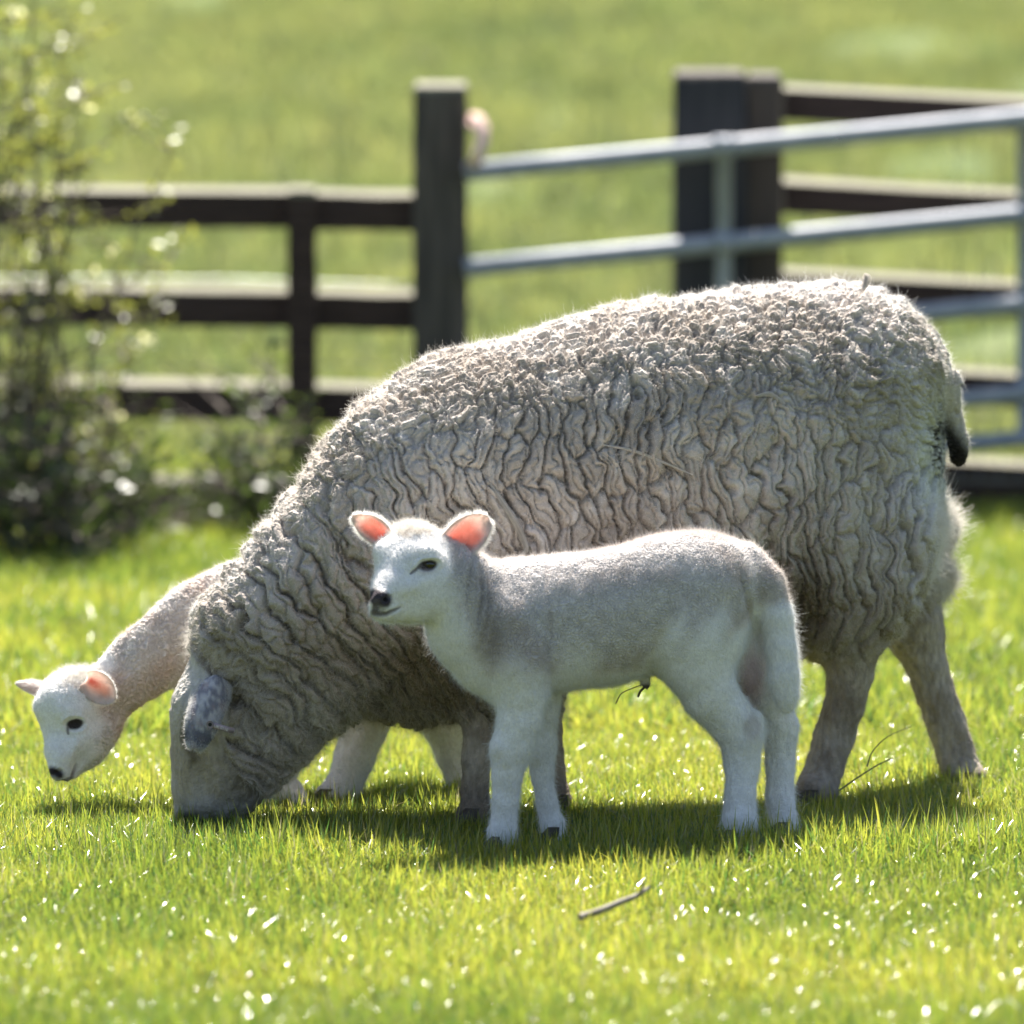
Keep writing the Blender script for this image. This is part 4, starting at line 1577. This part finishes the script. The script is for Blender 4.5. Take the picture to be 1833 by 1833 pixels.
def scatter(name, pts, scl, sources, label):
    """one object of instanced tufts (geometry nodes)"""
    n = len(pts)
    me = bpy.data.meshes.new(name)
    me.vertices.add(n)
    me.vertices.foreach_set('co', pts.astype(np.float32).ravel())
    for nm, ty, arr in (('rz', 'FLOAT', RNG.random(n) * 6.283), ('scl', 'FLOAT', scl), ('tone', 'FLOAT', tone_of(pts)),
                        ('tilt', 'FLOAT', RNG.normal(0, .10, n))):
        at = me.attributes.new(nm, ty, 'POINT')
        at.data.foreach_set('value', np.asarray(arr, np.float32))
    var = me.attributes.new('var', 'INT', 'POINT')
    var.data.foreach_set('value', RNG.integers(0, len(sources), n).astype(np.int32))
    ob = bpy.data.objects.new(name, me)
    COL.objects.link(ob)
    ng = bpy.data.node_groups.new(name + '_nodes', 'GeometryNodeTree')
    ng.interface.new_socket('Geometry', in_out='INPUT', socket_type='NodeSocketGeometry')
    ng.interface.new_socket('Geometry', in_out='OUTPUT', socket_type='NodeSocketGeometry')
    gi, go = ng.nodes.new('NodeGroupInput'), ng.nodes.new('NodeGroupOutput')
    jn = ng.nodes.new('GeometryNodeJoinGeometry')

    def attr(nm, ty='FLOAT'):
        a = ng.nodes.new('GeometryNodeInputNamedAttribute')
        a.data_type = ty
        a.inputs['Name'].default_value = nm
        return a.outputs['Attribute']
    cx = ng.nodes.new('ShaderNodeCombineXYZ')
    ng.links.new(attr('rz'), cx.inputs[2])
    ng.links.new(attr('tilt'), cx.inputs[0])
    for k, src in enumerate(sources):
        oi = ng.nodes.new('GeometryNodeObjectInfo')
        oi.inputs['Object'].default_value = src
        oi.transform_space = 'ORIGINAL'
        cmp_ = ng.nodes.new('FunctionNodeCompare')
        cmp_.data_type = 'INT'
        cmp_.operation = 'EQUAL'
        ng.links.new(attr('var', 'INT'), [s for s in cmp_.inputs if s.name == 'A' and s.type == 'INT'][0])
        [s for s in cmp_.inputs if s.name == 'B' and s.type == 'INT'][0].default_value = k
        ip = ng.nodes.new('GeometryNodeInstanceOnPoints')
        ng.links.new(gi.outputs[0], ip.inputs['Points'])
        ng.links.new(cmp_.outputs[0], ip.inputs['Selection'])
        ng.links.new(oi.outputs['Geometry'], ip.inputs['Instance'])
        ng.links.new(cx.outputs[0], ip.inputs['Rotation'])
        ng.links.new(attr('scl'), ip.inputs['Scale'])
        ng.links.new(ip.outputs[0], jn.inputs[0])
    ng.links.new(jn.outputs[0], go.inputs[0])
    md = ob.modifiers.new('tufts', 'NODES')
    md.node_group = ng
    tag(ob, label, 'grass', kind='stuff')
    return ob


def tone_of(p):
    q = p.copy()
    q[:, 2] = 0
    return np.clip(.5 + 1.9 * (fbm(q * 2.2, 3) - .5) + RNG.normal(0, .14, len(p)), 0, 1)


def build_grass():
    rng = random.Random(3)
    def src(meshes):
        out = []
        for me in meshes:
            o = bpy.data.objects.new(me.name, me)      # source of the instances, never linked to the scene
            out.append(o)
        return out
    near = src([tuft_mesh('near_tuft', 56, .038, .018, .056, .0029, rng) for _ in range(6)] + [tuft_mesh('broad_tuft', 34, .04, .010, .026, .0085, rng, dry=0)])
    far = src([tuft_mesh('far_tuft', 70, .09, .03, .07, .0048, rng, segs=2, mat=M_GRASS3) for _ in range(4)])
    hill = src([tuft_mesh('hill_tuft', 60, .30, .05, .13, .02, rng, segs=2, mat=M_GRASS2) for _ in range(3)])

    def area(y0, y1, dens, margin):
        """random points over the strip of ground the lens (or a lens a step aside) sees"""
        A = []
        ymid = np.linspace(y0, y1, 40)
        wid = (10 + ymid) * .083 + margin
        tot = np.trapezoid(2 * wid, ymid) if hasattr(np, 'trapezoid') else np.trapz(2 * wid, ymid)
        n = int(tot * dens)
        y = RNG.uniform(y0, y1, n * 2)
        w = (10 + y) * .083 + margin
        x = RNG.uniform(-1, 1, n * 2) * w.max()
        ok = np.abs(x) < w
        x, y = x[ok], y[ok]
        return np.stack([x, y, ground_z(x, y)], 1)
    p = area(-2.7, .9, 1250, .12)
    extra = area(-2.7, .9, 160, 1.1)
    p = np.concatenate([p, extra])
    s = RNG.uniform(.6, 1.1, len(p)) * (.68 + .5 * vnoise(np.stack([p[:, 0] * 3, p[:, 1] * 3, 0 * p[:, 0]], 1)))
    # taller blades round the feet, where the animals have not grazed
    s *= 1 + .34 * np.exp(-((p[:, 1] + .67) / .13) ** 2)
    gp = p[:, 0] / S(-.45) + 916
    s *= 1 - .24 * np.exp(-(np.abs(gp - 425) / 135) ** 4 - ((p[:, 1] + .50) / .22) ** 2)
    # the muzzle presses the grass flat
    scatter('pasture_grass', p, s, near, 'short sunlit grass under and in front of the animals')
    p = area(.9, 7.6, 260, 1.7)
    s = RNG.uniform(.7, 1.25, len(p))
    scatter('grass', p, s, far, 'bright grass between the animals and the fence')
    p = area(7.0, 30, 22, 4.0)
    s = RNG.uniform(.6, 1.2, len(p))
    scatter('hill_grass', p, s, hill, 'pale grass on the bank beyond the fence')


# ================================================================== FENCES AND GATE
WOOD_D = mat_plain('dark creosoted timber', (.034, .018, .014), .75, col2=(.070, .042, .034), scale=9, stretch=(1, 1, 14), bump=.5)
WOOD_G = mat_plain('weathered post timber', (.055, .046, .040), .8, col2=(.12, .10, .085), scale=8, stretch=(6, 6, .6), bump=.6)
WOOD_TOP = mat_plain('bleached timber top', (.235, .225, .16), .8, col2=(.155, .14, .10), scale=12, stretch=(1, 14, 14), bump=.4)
STEEL = mat_plain('galvanised steel', (.41, .42, .46), .62, col2=(.32, .34, .38), scale=18, metal=.2, spec=.35)
WIRE = mat_plain('fence wire', (.35, .36, .38), .4, metal=.7)


def poly_obj(name, V, faces, parent, mats, midx=None):
    me = bpy.data.meshes.new(name)
    me.from_pydata([tuple(v) for v in V], [], faces)
    me.update()
    ob = link(name, me, parent, mats)
    if midx:
        for p, k in zip(me.polygons, midx):
            p.material_index = k
    return ob


def rail(parent, x0, z0, x1, z1, y, h=.100, d=.070, name='rail'):
    """cleft rail: upright dark face, weathered bevelled top, slightly uneven"""
    rnd = random.Random(int((x0 * 13 + z0 * 71) * 1000))
    n = max(3, int(abs(x1 - x0) / .35) + 1)
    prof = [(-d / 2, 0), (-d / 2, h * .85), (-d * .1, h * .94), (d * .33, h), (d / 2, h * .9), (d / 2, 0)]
    V, Fc, mi = [], [], []
    for i in range(n + 1):
        t = i / n
        x = x0 + (x1 - x0) * t
        z = z0 + (z1 - z0) * t
        for a, b in prof:
            V.append((x, y + a + rnd.uniform(-.002, .002), z + b + rnd.uniform(-.002, .002)))
    m = len(prof)
    for i in range(n):
        for j in range(m):
            k = (j + 1) % m
            Fc.append((i * m + j, i * m + k, (i + 1) * m + k, (i + 1) * m + j))
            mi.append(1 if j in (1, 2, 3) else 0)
    Fc.append(tuple(range(m))[::-1])
    mi.append(0)
    Fc.append(tuple(n * m + j for j in range(m)))
    mi.append(0)
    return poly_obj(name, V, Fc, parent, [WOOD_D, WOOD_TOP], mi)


def post(parent, x, y, w, d, ztop, mats, name='post', zbot=-.15):
    rnd = random.Random(int(x * 1000))
    V, Fc, mi = [], [], []
    levels = [zbot, .3, .6, ztop * .8, ztop - .012, ztop]
    for i, z in enumerate(levels):
        s = .9 if i == len(levels) - 1 else 1
        for a, b in ((-1, -1), (1, -1), (1, 1), (-1, 1)):
            V.append((x + a * w / 2 * s + rnd.uniform(-.002, .002), y + b * d / 2 * s + rnd.uniform(-.002, .002), z + (.006 * b if i >= 4 else 0)))
    for i in range(len(levels) - 1):
        for j in range(4):
            k = (j + 1) % 4
            Fc.append((i * 4 + j, i * 4 + k, (i + 1) * 4 + k, (i + 1) * 4 + j))
            mi.append(1 if i == len(levels) - 2 else 0)
    Fc.append((0, 3, 2, 1))
    mi.append(0)
    o = (len(levels) - 1) * 4
    Fc.append((o, o + 1, o + 2, o + 3))
    mi.append(1)
    return poly_obj(name, V, Fc, parent, mats, mi)


def build_fences():
    s = S(FY)
    gx = lambda px: P(px, 500, FY)[0]
    gz = lambda py: P(900, py, FY)[2]
    # left run
    lf = empty('post_and_rail_fence', (gx(540), FY, 0))
    tag(lf, 'dark wooden post and rail fence left of the gate, behind the shrubs', 'fence')
    for (a, b) in ((325, 335), (497, 512), (663, 680), (836, 852)):
        # one rail from the far left to the small post, the next from there to the gate post
        rail(lf, gx(-1750), gz(a - 10) - .101, gx(540), gz(b) - .101, FY)
        rail(lf, gx(541.5), gz(b + 2) - .101, gx(745), gz(b + 6) - .101, FY)
    post(lf, gx(543), FY - .075, .070, .050, gz(335), [WOOD_D, WOOD_TOP])
    post(lf, gx(-150), FY - .075, .070, .050, gz(325), [WOOD_D, WOOD_TOP])
    rail(lf, gx(-1750), gz(905), gx(745), gz(905), FY, h=.075, d=.03, name='kick_board')
    # small wire staple loop and strand on the little post
    wv = [P(x, y, FY - .03) for x, y in ((-1700, 500), (200, 497), (520, 503), (745, 508))]
    tube_obj('wire', catmull_open(np.array(wv), 3), .0016, lf, WIRE, 5)
    wv = [P(x, y, FY - .03) for x, y in ((-1700, 660), (200, 657), (520, 652), (745, 655))]
    tube_obj('wire', catmull_open(np.array(wv), 3), .0016, lf, WIRE, 5)
    # gate posts
    gp = empty('gate_post', (gx(787), FY, 0))
    tag(gp, 'tall weathered post where the left end of the steel gate closes', 'post')
    post(gp, gx(789), FY - .02, 97 * s, 97 * s, gz(150), [WOOD_G, WOOD_TOP])
    gp2 = empty('gate_post', (gx(1275), FY, 0))
    tag(gp2, 'broad dark post behind the steel gate, start of the right fence', 'post')
    dark = mat_plain('blue-black post timber', (.018, .018, .024), .6, col2=(.035, .033, .038), scale=8, stretch=(6, 6, .6), bump=.5)  # near-black timber with a slight blue cast
    post(gp2, gx(1272), FY + .1, 130 * s, .17, P(1270, 128, FY + .1)[2], [dark, WOOD_G])
    br = mat_plain('brown timber', (.06, .045, .038), .75, col2=(.10, .075, .06), scale=8, stretch=(6, 6, .6), bump=.5)
    post(gp2, gx(1370), FY + .12, 62 * s, .12, P(1370, 133, FY + .12)[2], [br, WOOD_G], name='side_post')
    # right run
    rf = empty('post_and_rail_fence', (gx(1600), FY + .2, 0))
    tag(rf, 'post and rail fence with pale tops right of the gate, behind the ewe', 'fence')
    Y2 = FY + .2
    for i, (a, b) in enumerate(((150, 175), (316, 345), (480, 505), (640, 668), (800, 828))):
        p0, p1 = P(1402, a, Y2), P(2350, b + 25, Y2)
        rail(rf, p0[0], p0[2] - .09, p1[0], p1[2] - .09, Y2, h=.09, d=.095)
    post(rf, gx(2050), Y2 + .06, .08, .07, P(2000, 150, Y2)[2], [WOOD_D, WOOD_TOP])
    rb = rail(rf, P(1402, 850, Y2 - .06)[0], P(1402, 905, Y2 - .06)[2], P(2350, 850, Y2)[0], P(2350, 905, Y2)[2], Y2 - .06, h=.07, d=.03, name='kick_board')
    # stock netting on the right run: vertical and horizontal wires
    for px in range(1715, 2300, 36):
        a, b = P(px, 205, Y2 - .05), P(px + 2, 900, Y2 - .05)
        tube_obj('netting_wire', np.array([a, (a + b) / 2 + [.002, 0, 0], b]), .0011, rf, WIRE, 4)
    for py in (620, 735, 800):
        a, b = P(1420, py, Y2 - .05), P(2300, py + 22, Y2 - .05)
        tube_obj('netting_wire', np.array([a, (a + b) / 2, b]), .0011, rf, WIRE, 4)
    # gate
    GY = FY - .12
    g = empty('field_gate', P(1300, 900, GY) * np.array([1, 1, 0]))
    tag(g, 'galvanised tubular steel field gate rising towards the right', 'gate')

    def gp_(x, y):
        return P(x, y, GY)
    r = 17.5 * S(GY)
    slope = (213 - 308) / (1833 - 840)
    for yl in (308, 480, 640, 800, 880):
        a, b = gp_(832, yl), gp_(2330, yl + slope * (2330 - 834))
        pth = np.array([a + (b - a) * t for t in np.linspace(0, 1, 8)])
        tube_obj('bar', pth, r * (1 if yl < 800 else .9), g, STEEL, 16)
    for x, rr in ((1296, 15), (1836, 15), (2325, 19)):
        yt = 308 + slope * (x - 842)
        a, b = gp_(x, yt + 8), gp_(x, yt + 588)
        a[1] += .012 if x != 2325 else 0
        b[1] += .012 if x != 2325 else 0
        tube_obj('stile', np.array([a, (a + b) / 2, b]), rr * S(GY), g, STEEL, 14)
        for yl in (308, 480, 640):
            c = gp_(x, yl + slope * (x - 842))
            if x == 1296:
                c[1] -= .004
                k = np.array([c + [-.028, 0, -.0028 * -1], c + [.028, 0, .0028]])
                tube_obj('clamp', k, r * 1.10, g, STEEL, 14)
    # twine loop round the gate end and post
    tw = empty('twine_loop', P(850, 260, FY - .1))
    tag(tw, 'faded pink twine loop hanging beside the tall left gate post', 'twine')
    mt = mat_plain('pink baler twine', (.75, .48, .42), .8, col2=(.8, .6, .52), scale=60)
    for k in range(5):
        o = RNG.normal(0, 5, 5)
        pts = [P(838 + o[0], 212 + o[1] * .5, FY - .05), P(858 + o[2], 222 + o[1], FY - .12), P(866 + o[3], 250, FY - .16), P(858 + o[4], 285, FY - .17), P(846 + o[0], 300, FY - .1)]
        tube_obj('strand', catmull_open(np.array(pts), 5), .0085, tw, mt, 6)


# ================================================================== SHRUBS
def leaf_mesh(name, pts, size, cols, mat, parent, aspect=.55, kind='stuff'):
    n = len(pts)
    d = RNG.normal(0, 1, (n, 3))
    d[:, 2] = np.abs(d[:, 2]) * .6
    d /= np.linalg.norm(d, axis=1)[:, None]
    e = np.cross(d, RNG.normal(0, 1, (n, 3)))
    e /= np.linalg.norm(e, axis=1)[:, None]
    nn = np.cross(d, e)
    sz = size * RNG.uniform(.6, 1.3, n)
    a = pts
    b = pts + d * (sz * .5)[:, None] + e * (sz * aspect * .5)[:, None] + nn * (sz * .12)[:, None]
    c = pts + d * sz[:, None]
    f = pts + d * (sz * .5)[:, None] - e * (sz * aspect * .5)[:, None] + nn * (sz * .12)[:, None]
    V = np.stack([a, b, c, f], 1).reshape(-1, 3)
    Q = np.arange(n * 4).reshape(-1, 4)
    me = make_mesh(name, V, Q, smooth=False)
    set_col(me, np.repeat(cols, 4, axis=0))
    o = link(name, me, parent, mat)
    if kind: o['kind'] = kind
    return o


def mat_leaf():
    m, nt, out = new_mat('shrub leaves')
    at = N(nt, 'ShaderNodeAttribute', attribute_name='col')
    b = N(nt, 'ShaderNodeBsdfPrincipled', Roughness=.4)
    nt.links.new(at.outputs['Color'], b.inputs['Base Color'])
    tr = N(nt, 'ShaderNodeBsdfTranslucent')
    g = N(nt, 'ShaderNodeVectorMath', operation='MULTIPLY')
    g.inputs[1].default_value = (1.9, 1.9, 1.0)
    nt.links.new(at.outputs['Color'], g.inputs[0])
    nt.links.new(g.outputs[0], tr.inputs['Color'])
    ms = N(nt, 'ShaderNodeMixShader')
    ms.inputs[0].default_value = .4
    nt.links.new(b.outputs[0], ms.inputs[1])
    nt.links.new(tr.outputs[0], ms.inputs[2])
    nt.links.new(ms.outputs[0], out.inputs[0])
    return m


def shrub(name, label, px0, px1, base_py_unused, top_fn, Y, nstems, leaf_n, leaf_size, cols, seed, blossom=0, lean=0.0, low_bias=1.0):
    rnd = np.random.default_rng(seed)
    xc = P((px0 + px1) / 2, 900, Y)[0]
    root = empty(name, (xc, Y, 0))
    tag(root, label, 'shrub')
    Vs, Qs, off, tips = [], [], 0, []
    for k in range(nstems):
        px = rnd.uniform(px0, px1)
        x0 = P(px, 900, Y)[0]
        y0 = Y + rnd.normal(0, .12)
        hgt = P(px, top_fn(px), Y)[2] * rnd.uniform(.55, 1.05)
        dx = rnd.normal(0, .10) + lean
        dyy = rnd.normal(0, .10)
        pts = [np.array([x0, y0, -.03])]
        m = 7
        for i in range(1, m):
            t = i / (m - 1)
            pts.append(np.array([x0 + dx * t * t + rnd.normal(0, .012), y0 + dyy * t + rnd.normal(0, .012), hgt * t]))
        pts = np.array(pts)
        v, q = tube(pts, np.linspace(.009, .002, m), 5)
        Vs.append(v); Qs.append(q + off); off += len(v)
        # side twigs
        for i in range(1, m):
            for _ in range(2):
                L = rnd.uniform(.08, .28) * (1 - .4 * i / m)
                a = rnd.uniform(0, 6.283)
                d = np.array([math.cos(a), math.sin(a) * .8, rnd.uniform(.1, .9)]) * L
                tp = np.array([pts[i], pts[i] + d * .5 + rnd.normal(0, .01, 3), pts[i] + d])
                v, q = tube(tp, np.array([.0035, .0025, .0012]), 4)
                Vs.append(v); Qs.append(q + off); off += len(v)
                tips.append((tp, i / m))
    stem = mat_plain('twig bark', (.09, .07, .06), .8, col2=(.16, .13, .11), scale=30)
    so = link('stems', make_mesh('stems', np.concatenate(Vs), np.concatenate(Qs)), root, stem)
    tips_a = np.array([t[0] for t in tips])
    hh = np.array([t[1] for t in tips])
    w = (1 - hh) ** (low_bias) + .12
    w /= w.sum()
    pick = rnd.choice(len(tips_a), leaf_n, p=w)
    tt = rnd.random(leaf_n)[:, None]
    seg = tips_a[pick]
    pos = np.where(tt < .5, seg[:, 0] + (seg[:, 1] - seg[:, 0]) * tt * 2, seg[:, 1] + (seg[:, 2] - seg[:, 1]) * (tt * 2 - 1))
    pos = pos + rnd.normal(0, .018, pos.shape)
    pos[:, 2] = np.maximum(pos[:, 2], .01)
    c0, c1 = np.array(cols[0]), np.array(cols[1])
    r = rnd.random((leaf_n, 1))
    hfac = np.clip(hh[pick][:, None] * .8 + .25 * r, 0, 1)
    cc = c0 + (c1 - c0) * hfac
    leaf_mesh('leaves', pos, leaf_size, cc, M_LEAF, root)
    if blossom:
        pick = rnd.choice(len(tips_a), blossom)
        pos = tips_a[pick][:, 2] + rnd.normal(0, .01, (blossom, 3))
        P5 = np.repeat(pos, 5, axis=0) + rnd.normal(0, .007, (blossom * 5, 3))
        leaf_mesh('blossom', P5, .016, np.tile([[.8, .76, .74]], (len(P5), 1)), M_LEAF, root, aspect=.9)
    return root


M_LEAF = mat_leaf()


def build_shrubs():
    Y = FY - 1.0
    g = 'shrubs in front of the left fence'
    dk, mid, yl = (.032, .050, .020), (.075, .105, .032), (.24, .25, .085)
    shrub('shrub', 'tall thin shrub with yellow young leaves and white blossom at the left edge', -150, 215, 0,
          lambda x: np.interp(x, [-150, 0, 120, 260], [-250, -60, 60, 420]), Y, 17, 2100, .030, ((.07, .085, .035), yl), 11, blossom=22, low_bias=-.1, lean=.06)
    shrub('shrub', 'dense dark low shrub at the foot of the fence at the left edge', -200, 170, 0,
          lambda x: np.interp(x, [-200, 0, 100, 200], [640, 690, 760, 860]), Y - .2, 20, 1250, .036, (dk, mid), 12, low_bias=.6)
    shrub('shrub', 'dark leafy shrub between the low shrub and the small fence post', 375, 520, 0,
          lambda x: np.interp(x, [360, 400, 460, 540], [770, 720, 650, 690]), Y + .3, 6, 420, .036, (dk, mid), 13, low_bias=.5, lean=.02)
    shrub('shrub', 'small dark sapling between the two larger shrubs by the fence', 175, 265, 0,
          lambda x: 700 + abs(x - 215) * .9, Y + .2, 4, 260, .034, (dk, mid), 14, low_bias=.4)
    shrub('shrub', 'low straggling undergrowth along the bottom of the left fence', 200, 520, 0,
          lambda x: 868 + 25 * math.sin(x * .05), Y + .35, 10, 420, .032, (dk, mid), 15, low_bias=.5)


def build_litter():
    # dead twig lying in the grass in the foreground
    t = empty('dead_twig', P(1100, 1620, -1.25) * np.array([1, 1, 0]) + np.array([0, 0, .03]))
    tag(t, 'grey dead twig lying on the grass in front of the lamb', 'twig')
    y = -1.43
    pts = [P(1038, 1642, y - .02), P(1075, 1630, y), P(1110, 1615, y + .02), P(1140, 1603, y + .04), P(1163, 1588, y + .06)]
    bark = mat_plain('dead bark', (.20, .17, .13), .8, col2=(.3, .27, .22), scale=60)
    tube_obj('stick', catmull_open(np.array(pts), 4), np.linspace(.0055, .003, 17), t, bark, 8)
    tube_obj('side_twig', np.array([pts[3], P(1150, 1592, y + .03), P(1152, 1578, y + .03)]), .0018, t, bark, 6)
    # dry stalks standing beyond the ewe's feet
    st = empty('dry_stalk', P(1560, 1420, -.2) * np.array([1, 1, 0]))
    tag(st, 'dark bent grass stalk between the hind feet of the ewe', 'stalk')
    dm = mat_plain('dry stalk', (.20, .19, .08), .7)
    y = -.22
    pts = [P(1502, 1415, y), P(1535, 1392, y), P(1570, 1370, y), P(1598, 1357, y)]
    tube_obj('stem', catmull_open(np.array(pts), 4), np.linspace(.0014, .0008, 13), st, dm, 6)
    pts = [P(1552, 1372, y), P(1562, 1345, y), P(1590, 1318, y), P(1632, 1300, y)]
    tube_obj('blade', catmull_open(np.array(pts), 4), np.linspace(.0012, .0005, 13), st, dm, 6)


build_ground()
build_grass()
build_fences()
build_shrubs()
build_litter()
